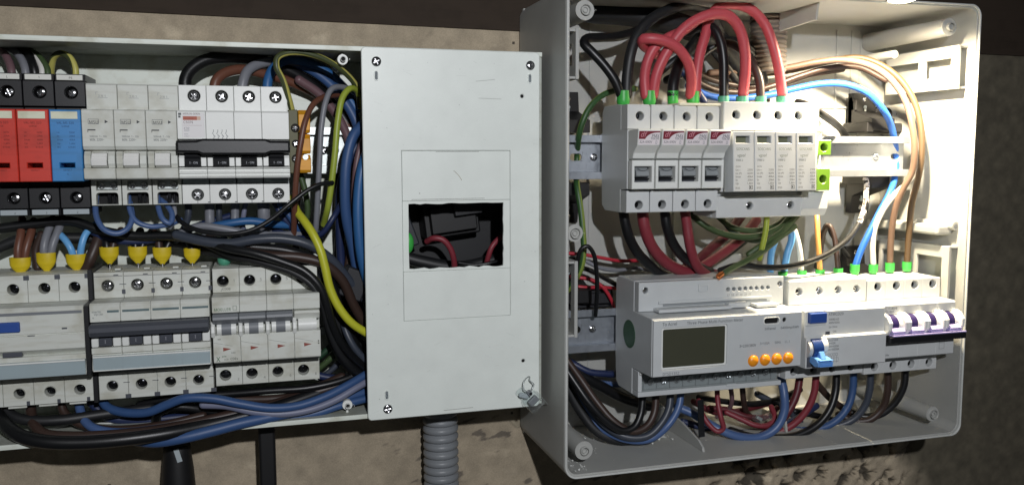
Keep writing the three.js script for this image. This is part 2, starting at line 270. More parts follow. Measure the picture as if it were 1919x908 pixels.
// cover plate on the right third of the left box
{
  const t = thing('cover_plate', 'white plastic cover plate with a roughly cut square window, screwed on the left box', 'cover plate', [0, 0, 77]);
  part('sheet', plate(roundRect(72.3, -189.4, 202.4, 75.9, 3), [rectPath(99.45, -118.15, 179.65, 4.35), circlePath(188.9, 44, 1.3), circlePath(189.6, -153.5, 1.3)], 0, 3, 0.5), mats.cover, t);
  part('blank_panel', box(99.6, -31.45, 0.2, 179.5, 4.2, 2.7, 0.4), mats.cover, t);
  part('blank_panel', box(99.6, -118, 0.2, 179.5, -82.35, 2.7, 0.4), mats.cover, t);
  const jag = (a, b, n, fixed, amp, vertical) => Array.from({ length: n }, (_, i) => { const s = a + (b - a) * i / n, q = fixed + rnd(-amp, amp); return vertical ? [q, s] : [s, q]; });
  const hole = polyPath([...jag(103.9, 174.2, 17, -33.7, 0.35, false), ...jag(-33.7, -80.2, 11, 174.4, 0.3, true), ...jag(174.2, 103.9, 19, -80.3, 0.75, false), ...jag(-80.2, -33.7, 6, 103.8, 0.15, true)]);
  part('window_frame', plate(rectShape(99.6, -82.2, 179.5, -31.6), [hole], 0.2, 2.3, 0.15), mats.cover, t);
  for (const [x, y, a] of [[82.6, 66, 0.5], [195, 66.3, 1], [86.5, -181.5, 0.2]]) screw(t, x, y, 3.1, 3.5, a);
  for (const [x, y] of [[82.4, 56.3], [194.8, 56.9], [86, -171.4]]) {
    part('keyhole_slot', [plate(roundRect(x - 1.7, y - 3.6, x + 1.7, y + 3.6, 1.6), [roundRect(x - 1, y - 2.9, x + 1, y + 2.9, 0.95, THREE.Path)], 2.9, 3.5, 0.1)], mats.cover, t);
    part('slot_bottom', box(x - 1, y - 2.9, 2.9, x + 1, y + 2.9, 3.12, 0.05), mats.labelDim, t);
  }
  print(t, 'cover_scuffs', 74, -188, 201, 75, 3, (g, w, h) => {
    g.lineCap = 'round';
    for (let i = 0; i < 90; i++) { const x = rnd(2, w - 2), y = rnd(2, h - 2), a = rnd(-0.5, 0.5), l = rnd(0.6, 7); if (x > 22 && x < 109 && y > 67 && y < 197) continue; g.strokeStyle = 'rgba(96,92,82,' + rnd(0.04, 0.16).toFixed(3) + ')'; g.lineWidth = rnd(0.08, 0.3); g.beginPath(); g.moveTo(x, y); g.lineTo(x + l * Math.cos(a), y + l * Math.sin(a)); g.stroke(); }
    for (let i = 0; i < 46; i++) { g.fillStyle = 'rgba(40,36,30,' + rnd(0.15, 0.5).toFixed(3) + ')'; const x = rnd(1, w - 1), y = rnd(1, h - 1); if (x > 22 && x < 109 && y > 67 && y < 197) continue; g.beginPath(); g.arc(x, y, rnd(0.1, 0.32), 0, 7); g.fill(); }
    g.strokeStyle = 'rgba(70,64,54,0.4)'; g.lineWidth = 0.35; g.beginPath(); g.moveTo(54, h - 1.6); g.lineTo(76, h - 2); g.stroke(); g.strokeStyle = 'rgba(60,56,48,0.28)'; g.beginPath(); g.moveTo(80, 21); g.lineTo(94, 19.5); g.moveTo(82, 33); g.lineTo(99, 33.4); g.stroke();
  }, { k: 7, name: 'scuff_marks' });
  print(t, 'panel_scuffs', 100, -31, 179, 4, 2.75, (g, w, h) => {
    g.strokeStyle = 'rgba(150,128,80,0.35)'; g.lineWidth = 0.5; g.beginPath(); g.moveTo(37, 14); g.quadraticCurveTo(41, 17, 43, 21); g.stroke(); g.strokeStyle = 'rgba(70,64,54,0.5)'; g.lineWidth = 0.3; g.beginPath(); g.moveTo(24, 0.4); g.lineTo(56, 0.3); g.moveTo(6, h - 0.6); g.lineTo(60, h - 0.8); g.stroke(); g.fillStyle = 'rgba(40,36,30,0.5)'; g.beginPath(); g.arc(12, 30, 0.35, 0, 7); g.fill();
  }, { k: 10, name: 'scuff_marks' });
  for (const [x, y] of [[188.9, 44], [189.6, -153.5]]) part('hole', cylZ(x, y, 0, 2, 1.28), mats.pit, t);
}
// clear security seal hanging from the cover's lower right corner
{
  const t = thing('security_seal', 'clear plastic security seal wired to the lower right corner of the cover plate', 'seal', [196, -184, 85]);
  const g = [box(-7, -7, -3, 7, 7, 4, 2.2).rotateZ(0.75), box(-11.5, -3.2, -2.4, 2, 3.2, 1.5, 1.4).rotateZ(-0.85).translate(-4, 1.5, 0)];
  part('shell', g, mats.clear, t);
  part('plug', [cylZ(-3.6, 7.2, 0, 3.8, 2.2, 1.7, 18), box(-3.8, -2, -1.5, 4.4, 3.4, 2.2, 1).rotateZ(0.75)], mats.midGrey, t);
  part('barrel', cylZ(-3.4, 7.2, 3.8, 4.3, 1.1), mats.black, t);
  part('vane', box(-12.6, 0.5, -1.8, -4.6, 4.5, 1, 1.2).rotateZ(-0.3), mats.labelDim, t);
  part('wire_loop', [...tube([[-3.4, 8, 2], [-7.8, 10, 1.5], [-7.6, 15.5, 0], [-4, 18.6, -2], [-1.4, 18.2, -4], [-2.6, 16, -1.5], [0, 13.8, 1], [-1.4, 11, 2.4], [-3.2, 8.4, 2]], 0.45), ...tube([[6.5, 2.5, 0.5], [10, -1, -4], [14, -5.5, -8]], 0.28)], mats.galv, t);
}
// below the left box
{
  const t = thing('corrugated_conduit', 'grey corrugated conduit leaving the left box under the cover plate', 'conduit', [137.5, -189, 20]);
  const ring = [], pts = [];
  for (let i = 0; i < 22; i++) { const y = -i * 6.7; pts.push([11.6, y], [13.1, y - 1.1], [13.7, y - 2.6], [13.6, y - 4.4], [12.7, y - 5.6], [11.5, y - 6.2]); }
  part('tube', lathe(pts.reverse(), 44).scale(1.05, 1, 1.05).rotateZ(0.006), mats.conduit, t);
  part('coupling', lathe([[12.2, -7], [14.6, -6.6], [14.9, -0.5], [12, 0]], 40), mats.conduit, t);
  const s = thing('cable_gland', 'black tapered cable gland hanging under the left box', 'cable gland', [-60.9, -208.9, 40]);
  part('sleeve', lathe([[13.5, -70], [12.4, -40], [11, -16], [9.6, -4], [9.2, 2], [7.4, 2.4], [0, 2.2]].map(([r, y]) => [r, y]), 36), mats.gland, s);
  part('nut', new THREE.CylinderGeometry(8.2, 8.6, 7, 6).translate(0, 5.5, 0), mats.gland, s);
  part('tag', box(-1.2, -8, 9.6, 2.4, 2, 10.2, 0.2).rotateZ(0.25), mats.labelDim, s);
  const c = thing('outlet_cable', 'flat black cable running straight down under the left box', 'cable', [1.8, -202.8, 38]);
  part('sheath', box(-6.2, -90, -3, 6.2, 8, 3, 2.6), mats.gland, c);
}

// ---------- right-hand enclosure ----------
{
  const t = thing('enclosure', 'deep light grey plastic enclosure with open front on the right of the wall', 'enclosure', [390.5, -57.5, 0]);
  const L = -179.5, R = 179.5, B = -179.5, T_ = 179.5;
  part('side_walls', plate(roundRect(L, B, R, T_, 10), [roundRect(L + 3, B + 3, R - 3, T_ - 3, 8, THREE.Path)], 2, 112, 0.3), mats.boxGrey, t);
  part('rim', plate(roundRect(L + 0.2, B + 0.2, R - 0.2, T_ - 0.2, 9.8), [roundRect(L + 1.7, B + 1.7, R - 1.7, T_ - 1.7, 8.6, THREE.Path)], 111.9, 114, 0.4), mats.boxRim, t);
  const back = part('back_panel', box(L + 2, B + 2, 1.5, R - 2, T_ - 2, 6, 0.3), mats.boxGrey, t);
  part('rib', [box(-14, 101, 5.9, 138, 103, 7.4, 0.3), box(122, 40, 5.9, 123.6, 172, 7.2, 0.3), box(138, 40, 5.9, 139.6, 172, 7.2, 0.3), box(148, -160, 5.9, 149.4, 172, 7, 0.3), box(-120, -172, 5.9, -118.6, 172, 7, 0.3), box(-40, -172, 5.9, -38.6, 60, 7, 0.3)], mats.boxGrey, back);
  for (const [x, y, r, z0] of [[-161.8, 161.3, 7.4, 106], [157.3, 162.1, 7.4, 106], [158.7, -162.1, 6.6, 106], [-160.5, -162, 7.4, 106], [-168.8, 1.9, 6.6, 106]]) {
    const b = part('screw_post', [plate(new THREE.Shape().absarc(x, y, r, 0, 6.2832), [circlePath(x, y, 3.4)], z0 - 3, z0, 0.5), plate(new THREE.Shape().absarc(x, y, 3.7, 0, 6.2832), [circlePath(x, y, 1.7)], z0 - 8, z0 - 1.4, 0.3), cylZ(x, y, 6, z0 - 2.8, r * 1.12, r * 0.96, 32)], mats.boxGrey, t);
    part('post_hole', cylZ(x, y, z0 - 9, z0 - 7, 1.7), mats.pit, b);
  }
  part('peg', [cylZ(141.5, 144.5, 6, 60, 4.2, 3.6), new THREE.SphereGeometry(3.4, 18, 12).scale(1, 1, 0.5).translate(141.5, 144.5, 60)], mats.boxGrey, t);
  const arm = part('hinge_arm', [box(160, -9.5, 8, 176.2, -1, 98, 2.5), cylZ(174, -1.6, 60, 103, 3.8)], mats.boxGrey, t);
  part('post_hole', cylZ(174, -1.6, 102, 103.2, 2), mats.midGrey, arm);
  // lid latch frames: upright plates just inside the two side walls
  const frame = (x, y0, y1, holes) => new THREE.ExtrudeGeometry(Object.assign(new THREE.Shape([[-105, y0], [-20, y0], [-20, y1], [-105, y1]].map(([a, b]) => new THREE.Vector2(a, b))), { holes: holes.map(([z0, z1, a, b]) => rectPath(-z1, a, -z0, b)) }), { depth: 2, bevelEnabled: true, bevelThickness: 0.3, bevelSize: 0.3, bevelOffset: -0.3, bevelSegments: 1 }).rotateY(Math.PI / 2).translate(x, 0, 0);
  for (const [y0, y1, yy] of [[112.5, 148, 0], [-75, -18.5, 0]]) {
    for (const s of [1, -1]) {
      const x = s > 0 ? 166.6 : -169, h0 = y0 + 10.5, h1 = y1 - 10;
      part('latch_frame', [frame(x, y0, y1, [[24, 60, h0, h1], [68, 97, h0, h1]]), box(s > 0 ? 169 : -176.4, y1 - 2, 20, s > 0 ? 176.4 : -168.8, y1 - 0.2, 104, 0.3), box(s > 0 ? 169 : -176.4, y0 + 0.2, 20, s > 0 ? 176.4 : -168.8, y0 + 2, 104, 0.3)], mats.boxGrey, t);
    }
  }
  const gusset = (x, pts) => prof(pts, x, x + 2, 0.3);
  part('gusset', gusset(33.5, [[18, 176.4], [18, 160], [98, 163.5], [100, 176.4]]), mats.boxGrey, t);
  part('gusset', gusset(-56.5, [[8, -176.4], [8, -158], [60, -163], [88, -169], [95, -173], [96, -176.4]]), mats.boxGrey, t);
  part('gusset', gusset(36, [[8, -176.4], [8, -166], [70, -167], [72, -176.4]]), mats.boxGrey, t);
  part('floor_ridge', [box(86.5, -176.6, 90, 87.7, -175.7, 112, 0.3), box(58, -176.6, 8, 59, -175.9, 112, 0.2)], mats.boxGrey, t);
  const gl = part('conduit_entry', lathe(Array.from({ length: 12 }, (_, i) => [[14.2, -i * 4], [15.6, -i * 4 - 1.2], [15.6, -i * 4 - 2.4], [14.2, -i * 4 - 3.6]]).flat().reverse(), 40).translate(0, 176, 0).translate(...[33, 0, 34]), M(0x6d655d, 0.5), t, 'brownish grey corrugated conduit coming through the roof of the enclosure');
}
// rails in the enclosure
{
  const rail = (label, y) => {
    const r = thing('mounting_rail', label, 'rail', [218, y, 46]);
    part('web', plate(rectShape(0, -12.6, 338.5, 12.6), [roundRect(20.5, -2.8, 30.5, 2.8, 2.7, THREE.Path), roundRect(325, -2.4, 334, 2.4, 2.3, THREE.Path)], 0, 1.2, 0.1), mats.zinc, r);
    for (const s of [1, -1]) part('flange', [box(0, s > 0 ? 11.5 : -12.7, 1.1, 338.5, s > 0 ? 12.7 : -11.5, 8.6, 0.2), box(0, s > 0 ? 11.6 : -17.3, 7.5, 338.5, s > 0 ? 17.3 : -11.6, 8.8, 0.2)], mats.zinc, r);
    screw(r, 40.5, 0, 1.3, 3.1, 0.4); screw(r, 309, 0, 1.3, 3.1, 0.9, false, mats.zinc);
    return r;
  };
  rail('zinc mounting rail carrying the fuse holders and surge arrester in the enclosure', -0.6);
  rail('zinc mounting rail carrying the energy meter in the enclosure', -139.4);
  const foot = (label, p, w, up) => {
    const f = thing('rail_support', label, 'bracket', p, 'black plastic rail supports');
    const s = up ? 1 : -1;
    part('bracket', [prof([[6, s * 2], [6, s * 36], [13, s * 36], [15, s * 20], [40, s * 12], [40, s * 2]].map(([z, y]) => [z, y]).reverse(), -w / 2, w / 2, 0.5), box(-w / 2 - 5, s > 0 ? 0 : -9, 6, -w / 2 + 2, s > 0 ? 9 : 0, 40, 1)], mats.railBlack, f);
    const e = screw(f, 0, s * 30.5, 13.4, 2.2, 0.6); part('keyhole', [cylZ(0, s * 23.5, 14.2, 15.2, 1.6), box(-0.9, Math.min(s * 18.5, s * 23), 14.4, 0.9, Math.max(s * 18.5, s * 23), 15.6, 0.2)], mats.labelDim, f);
    return f;
  };
  foot('black rail support above the upper rail behind the earth wire', [249, 17, 0], 19, true);
  { const f = foot('black rail support above the upper rail behind the arching blue wire', [534.9, 20.7, 6], 24, true); part('block', [box(-12, 2, 6, 8, 33, 12.8, 1), box(-12, 20, 6, -9.2, 30, 17, 0.8)], mats.railBlack, f); part('socket', [plate(new THREE.Shape().absarc(17, 17, 10, 0, 6.2832), [circlePath(17, 17, 6)], 6, 24, 0.6), box(8, 0, 6, 34, 9, 26, 2), cylZ(17, 17, 6, 12, 7)], mats.softBlack, f); }
  foot('black rail support under the upper rail at the left wall', [249, -19, 0], 19, false);
  foot('black rail support under the upper rail beside the printed black wire', [534.2, -16.5, 6], 20, false);
  foot('black rail support above the lower rail behind the fine red wires', [249, -121, 0], 24, true);
  foot('black rail support behind the green ferrules of the residual current device', [531.5, -119.6, 6], 20, true);
}
// the lamp that lights the enclosure: small work light clipped on its roof
{
  const lx = 484, ly = 119.6, lz = 122;
  const t = thing('work_light', 'small bright work light clipped over the top edge of the grey enclosure', 'lamp', [lx, ly, lz]);
  part('lamp_body', lathe([[0, 24], [8, 24], [9, 22], [9.6, 6], [11.5, 3], [11.5, 0.4], [10.6, 0]], 32), mats.black, t);
  part('clip', [box(-5, 2.5, -24, 5, 4.4, 2, 0.5), box(-5, 2.5, -26, 5, 16, -24, 0.4)], mats.black, t);
  part('lens', lathe([[0, -1.6], [6, -1.3], [10.4, 0.3], [10.4, 0.6], [0, 0.6]], 32), new THREE.MeshStandardMaterial({ color: 0xffffff, emissive: 0xfff6dc, emissiveIntensity: 14 }), t);
  const l = new THREE.SpotLight(0xffebc8, 0.95, 0, 1.4, 0.5, 2); l.name = 'work_light_beam'; l.position.set(lx * MM, (ly - 4.5) * MM, lz * MM); l.target.position.set((lx + 8) * MM, -0.1, 0.112);
  l.shadow.radius = 0.28; l.castShadow = true; l.shadow.mapSize.set(1024, 1024); scene.add(l, l.target);
}

// ---------- devices of the left box (front of the terminals z = 66, front of the body z = 86) ----------
// one pole: outline stepped at the terminals, with room for the terminal plates
const poleProf = (x0, x1, top, mt, mb, bot, zt, zm, extra = []) => prof([[24, top], [zt - 8, top], [zt - 8, mt], [zm - 1.2, mt], [zm, mt - 1.2], ...extra, [zm, mb + 0.8], [zm - 0.8, mb], [zt - 8, mb], [zt - 8, bot], [24, bot]], x0 + 0.08, x1 - 0.08, 0.3);
function terminal(d, x0, x1, y0, y1, zt, hx, hy, hr, o = {}) {
  part('terminal_face', plate(rectShape(x0 + 0.1, y0, x1 - 0.1, y1), [circlePath(hx, hy, hr)], zt - 7.9, zt, 0.3), o.m ?? mats.white, d);
  if (o.ring) part('collar', plate(new THREE.Shape().absarc(hx, hy, hr + 0.9, 0, 6.2832), [circlePath(hx, hy, hr)], zt - 0.2, zt + 0.35, 0.12), o.m ?? mats.white, d);
  const depth = o.depth ?? 2, pit = part('terminal_well', cylZ(hx, hy, zt - 7.8, zt - 7.3, hr + 0.6), mats.pit, d);
  screw(pit, hx, hy, zt - depth - 1.2, hr * (o.fill ?? 0.86), o.a ?? rnd(0, 1.5), o.slotted, o.dark ? mats.shadedSteel : mats.steel);
}
// surge arrester with red and blue cartridges
{
  const d = device('surge_arrester', 'black surge arrester with two red cartridges and a blue one at the left edge', 'surge arrester', [-160, 8.3, 22]);
  const xs = [-160.2, -141.8, -123.4, -105];
  for (let i = 0; i < 3; i++) {
    const a = xs[i] + 0.2, b = xs[i + 1] - 0.2, c = (a + b) / 2 + 0.6;
    part('socket', prof([[24, 54], [63, 54], [64, 49.6], [58, 49.4], [58, 33], [64, 32], [64, 30.5], [50, 30], [50, -15.5], [62, -16], [62, -19], [58, -19], [58, -33], [64, -33.4], [63, -37.6], [24, -38]], a, b), mats.black, d);
    part('terminal_face', plate(rectShape(a + 0.1, 33, b - 0.1, 49.2), [circlePath(c, 42, 3.9)], 58, 66, 0.3), mats.black, d);
    part('terminal_face', plate(rectShape(a + 0.1, -32.8, b - 0.1, -19.2), [circlePath(c, -26.1, 3.7)], 58, 66, 0.3), mats.black, d);
    screw(d, c, 42, 60.5, 3.4, 0.4 + i); screw(d, c, -26.1, 60.5, 3.3, 1 + i);
    const l1 = part('label_strip', box(a + 1.2, 49.9, 63.5, b - 1.4, 53.4, 65, 0.3), mats.label, d), l2 = part('label_strip', box(a + 1, -37.2, 63.4, b - 1.4, -33.7, 64.8, 0.3), mats.labelDim, d);
    print(l1, 'arr' + i, c - 3, 50.1, c + 3, 53.2, 65, (g, w, h) => T(g, ['L', '1', 'PE'][i], w / 2, h / 2, 2.1, '#555', { align: 'center' }), { k: 20 });
    print(l2, 'arrb', c - 3, -37, c + 3, -34, 64.8, (g, w, h) => T(g, '2', w / 2, h / 2, 1.8, '#444', { align: 'center' }), { k: 20 });
    const m = i < 2 ? mats.red : mats.blue;
    const hole = rectPath(c - 4.8, -6.3, c + 3.6, -3.4);
    const body = part('cartridge', [plate(rectShape(a, -15, b, 30), [hole], 68, 86, 0.5), box(a + 0.3, -14.5, 51, b - 0.3, 29.6, 68, 0.3)], m, d, i < 2 ? 'red plug-in cartridge' : 'blue plug-in cartridge');
    const lab = part('name_strip', box(a + 1, 24.2, 85.7, b - 1.8, 28.8, 86.25, 0.15), M(0xe0dfcb, 0.6, { dirt: 1 }), body);
    print(body, 'cart' + (i < 2), a + 0.8, -13.5, b - 0.8, 23.6, 86, (g, w) => {
      const ink = i < 2 ? 'rgba(96,18,16,0.75)' : 'rgba(18,44,92,0.75)';
      T(g, 'VAL-MS 320', w / 2, 1.6, 1.9, ink, { align: 'center', w: 14 }); T(g, 'SURGE', w / 2, 4.6, 1.5, ink, { align: 'center' });
      for (const [k, s] of [['Uc', '320V'], ['In', '20kA'], ['Imax', '40kA'], ['Up', '1,4kV'], ['IEC', '61643']].entries()) { T(g, s[0], 3, 8.4 + k * 2.3, 1.5, ink); T(g, s[1], w - 3, 8.4 + k * 2.3, 1.5, ink, { align: 'right' }); }
      T(g, 'DEFECT', w / 2, 32, 1.5, ink, { align: 'center' }); if (i === 2) T(g, 'N', w / 2, 34.6, 1.4, ink, { align: 'center' });
    });
  }
}
// three narrow white breakers
{
  const make = (x) => {
    const d = device('slim_breaker', '', 'breaker', [x, 8.3, 22], 'slim white breakers with white rockers');
    const w = 18.7, a = x + 0.1, b = x + w;
    part('housing', prof([[24, 48.2], [65, 48.2], [66, 47.2], [66, 30.6], [85, 30.6], [86, 29.6], [86, 7.2], [84.5, 5], [82, 4.6], [79, 4], [79, -6.6], [86.6, -6.8], [87, -7.4], [86.6, -13.2], [85.6, -13.9], [60, -13.9], [54, -14], [54, -31.6], [24, -31.6]], a, b), mats.oldWhite, d);
    part('rocker', [prof([[78, 3.6], [84.4, 2.6], [86.8, 0.2], [86.6, -0.1], [88.2, -2], [87.4, -5], [84, -6.4], [78, -6.5]], x + 4.6, x + 13.9, 0.4)], mats.glossWhite, d);
    for (const s of [0, 1]) part('cheek', prof([[78, 4.2], [83, 4], [85.4, 1], [85.6, -4], [84.4, -6.6], [78, -6.6]], s ? x + 14.3 : x + 0.4, s ? x + 18.4 : x + 4.2, 0.25), mats.oldWhite, d);
    // lower terminal: white surround with an arched cable opening and two screws
    const arch = polyPath([[x + 3.2, -31.1], [x + 3.2, -25], [x + 3.5, -24], [x + 4.2, -23.4], [x + 5, -23.2], [x + 14.8, -23.2], [x + 15.6, -23.4], [x + 16.3, -24], [x + 16.6, -25], [x + 16.6, -31.1]]);
    part('terminal_face', plate(rectShape(a + 0.3, -31.6, b - 0.1, -14.4), [arch, rectPath(x + 3.4, -21.6, x + 16.4, -15.4)], 54.8, 66, 0.2), mats.oldWhite, d);
    part('cable_opening', box(x + 3, -31.4, 54.1, x + 16.8, -22.8, 54.7, 0.1), mats.pit, d);
    part('clamp_plate', box(x + 3.6, -21.4, 56, x + 16.2, -15.6, 61.5, 0.3), mats.galv, d);
    part('clamp', [box(x + 9, -30.4, 54.5, x + 11.4, -24, 59, 0.3), box(x + 12.6, -30.4, 54.5, x + 13.8, -24, 58, 0.3)], mats.shadedSteel, d);
    screw(d, x + 6.2, -18.6, 61.8, 2.3, 0.3); screw(d, x + 13.6, -18.6, 61.8, 2.3, 1.2);
    part('seam', [box(x + 5.5, 30.9, 65.8, x + 11.5, 31.6, 66.4, 0.1)], mats.darkGrey, d);
    print(d, 'msu', x + 1, 9, x + 18, 29.4, 86, (g, w2) => {
      T(g, 'MSU', 3.4, 6.6, 2.7, '#3c4044', { font: 'bold sans-serif' }); g.strokeStyle = '#6a6e72'; g.lineWidth = 0.2; g.strokeRect(3, 5.2, 6, 2.9);
      g.fillStyle = '#3a3d40'; g.beginPath(); g.moveTo(12.6, 5.6); g.lineTo(12.6, 7.8); g.lineTo(14.5, 6.7); g.fill();
      g.fillStyle = '#3a3c3e'; g.fillRect(2.4, 11.6, 4.6, 0.7); g.fillRect(2.4, 11.6, 0.3, 1.8);
      T(g, '500mA  1 - 10s', 3.4, 15.6, 1.7, '#8a8d8f', { w: 10 }); T(g, 'MIN. 220V~', 3.4, 17.8, 1.9, '#6f7274', { w: 8.5 });
    });
    print(d, 'msu_top', x + 4, 36, x + 15, 45, 66, (g) => { g.strokeStyle = '#b4b7b6'; g.lineWidth = 0.22; g.beginPath(); g.moveTo(2, 2.4); g.lineTo(3.2, 2.4); g.moveTo(2, 2.4); g.lineTo(2, 4); g.stroke(); T(g, '2 N 1', 3.4, 4.6, 2, '#b4b7b6'); g.fillStyle = '#b9bcbb'; g.fillRect(3, 5.9, 6, 0.25); });
    return d;
  };
  const first = make(-105), text = ['white slim breaker touching the blue arrester cartridge', 'white slim breaker in the middle of its row of three', 'white slim breaker touching the breaker with the long black bar'];
  first.userData.label = text[0];
  for (const i of [1, 2]) copyOf(first, [-105 + i * 18.85, 8.3, 22], text[i]);
}
// four-pole breaker with the long black handle
{
  const x0 = -48.4, p = 17.7, d = device('four_pole_breaker', 'white four-pole breaker with one long black handle bar across its front', 'breaker', [x0, 8.3, 22]);
  for (let i = 0; i < 4; i++) {
    const a = x0 + i * p, b = a + p, c = a + p / 2;
    part('pole_housing', poleProf(a, b, 48.4, 30.6, -13.8, -31.6, 66, 86, [[86, 12], [80, 11], [78, 2.4], [78, -6.2], [84.6, -6.6], [86.4, -7.6], [84.6, -8], [84.6, -9.2], [86.4, -9.6], [86.4, -10.4], [84.4, -10.8], [84.4, -12]]), mats.white, d);
    terminal(d, a, b, 31, 48.3, 66, c + 1, 41.2, 4.1, { fill: 0.84, depth: 1.2 });
    terminal(d, a, b, -31.5, -18.4, 66, c + 1, -25.4, 4, { fill: 0.92, depth: 1.2 });
    part('vent', [box(a + 0.4, -18.2, 58, b - 0.4, -14, 64.6, 0.3), ...[0, 1, 2, 3].map((k) => box(a + 5, -17.5 + k * 0.9, 64.5, b - 2.4, -17 + k * 0.9, 65, 0.1))], mats.labelDim, d);
    for (const s of [0, 1]) part('cheek', prof([[78, 2.6], [84, 2.2], [86, -0.6], [86.2, -5.8], [78, -6]], s ? b - 3.8 : a + 0.3, s ? b - 0.4 : a + 3.7, 0.3), mats.white, d);
    const t = part('toggle', prof([[78, 4], [87, 3], [88.4, 0.4], [87.4, 0], [88.4, -1], [87.4, -5.6], [78, -6]], a + 4, b - 4, 0.3), mats.black, d);
    print(t, 'ion', a + 4.4, -5, b - 4.2, -1.6, 88.2, (g, w, h) => T(g, 'I - ON', w / 2 + 0.6, h / 2, 2, '#b9bcc2', { align: 'center' }));
    part('seam', box(c + 0.8, -31.3, 65.8, c + 1.1, -28.9, 66.2, 0.05), mats.darkGrey, d); part('seam', box(b - 1.4, -30.8, 65.8, b + 0.2, -30.2, 66.3, 0.05), mats.darkGrey, d);
  }
  const s = new THREE.Shape([[x0 - 0.4, 10.6], [x0 + 12, 10.8], [x0 + 15.6, 12], [x0 + 55, 12], [x0 + 58, 10.7], [x0 + 70.8, 10.6], [x0 + 70.8, 3.2], [x0 + 58.5, 3], [x0 + 55, 1.6], [x0 + 15.6, 1.6], [x0 + 12.4, 3], [x0 - 0.4, 3.2]].map(([x, y]) => new THREE.Vector2(x, y)));
  part('handle_bar', [plate(s, [], 84, 95, 1.4), cylX(x0, x0 + 70.4, 6.8, 90, 4.1)], mats.black, d);
  print(d, 'c60n', x0 + 0.4, 11.9, x0 + 17.4, 29.6, 86, (g) => {
    g.fillStyle = 'rgba(236,234,234,0.9)'; g.fillRect(2.8, 1, 13.6, 15.6); g.fillStyle = '#54585a'; g.fillRect(0.6, 0.8, 1.8, 1.4); g.fillRect(0.6, 2.6, 1.4, 1.3);
    T(g, 'MERLIN GERIN', 3.4, 1.9, 1.6, '#7c706c', { w: 11.8 }); g.fillStyle = '#b0604c'; g.fillRect(3.4, 3, 8.6, 2.4); g.fillStyle = '#cfb09c'; g.fillRect(12, 3, 2.2, 2.4); T(g, 'multi9', 4, 4.2, 2, '#8c3a2e', { font: 'bold sans-serif' });
    T(g, 'C60N', 3.5, 7.2, 2.5, '#8a7a7c'); g.fillStyle = '#a4908c'; g.fillRect(3.4, 8.8, 11.4, 0.15); T(g, 'C32', 3.7, 10.6, 2.1, '#7f8086'); T(g, '400V~', 3.7, 12.8, 1.4, '#a3a4a8'); T(g, '6000', 3.7, 14.4, 1.2, '#aaabb0'); T(g, '23827', 3.7, 15.8, 1.2, '#aaabb0');
  });
  print(d, 'c60n_diagram', x0 + 21, 12, x0 + 33, 18.5, 86, (g) => { g.strokeStyle = '#8d9092'; g.lineWidth = 0.3; for (let k = 0; k < 4; k++) { const x = 1.4 + k * 2.7; g.beginPath(); g.moveTo(x, 0.4); g.lineTo(x, 1.6); g.lineTo(x - 0.8, 3.2); g.moveTo(x, 3.2); g.lineTo(x, 4.3); g.arc(x + 0.4, 4.8, 0.5, -2, 2); g.lineTo(x, 6.4); g.stroke(); } });
}
// yellow terminal block
{
  const d = device('terminal_block', 'orange yellow terminal block with an olive end plate beside the black-handled breaker', 'terminal block', [23, 8.3, 22]);
  part('end_plate', box(22.8, -11.5, 24, 29.4, 33, 64, 0.8), mats.olive, d);
  for (const [y0, y1] of [[17, 33], [2.4, 16.2], [-11, 1.6]]) part('clamp_housing', prof([[24, y1], [58, y1], [64, y1 - 3.4], [64, y0 + 2], [62, y0], [24, y0]], 29.6, 37.6, 0.5), mats.amber, d);
  for (const [y, s] of [[20.2, 2.6], [9.4, 2.2], [-1.2, 2.6]]) { part('screw_well', cylZ(27.4, y, 63.6, 64.2, s + 0.5), mats.pit, d); screw(d, 27.4, y, 64.2, s, rnd(0, 1)); }
  part('clamp_screw', cylZ(33.8, 0, 63.6, 64.6, 1.9), mats.galv, d);
}
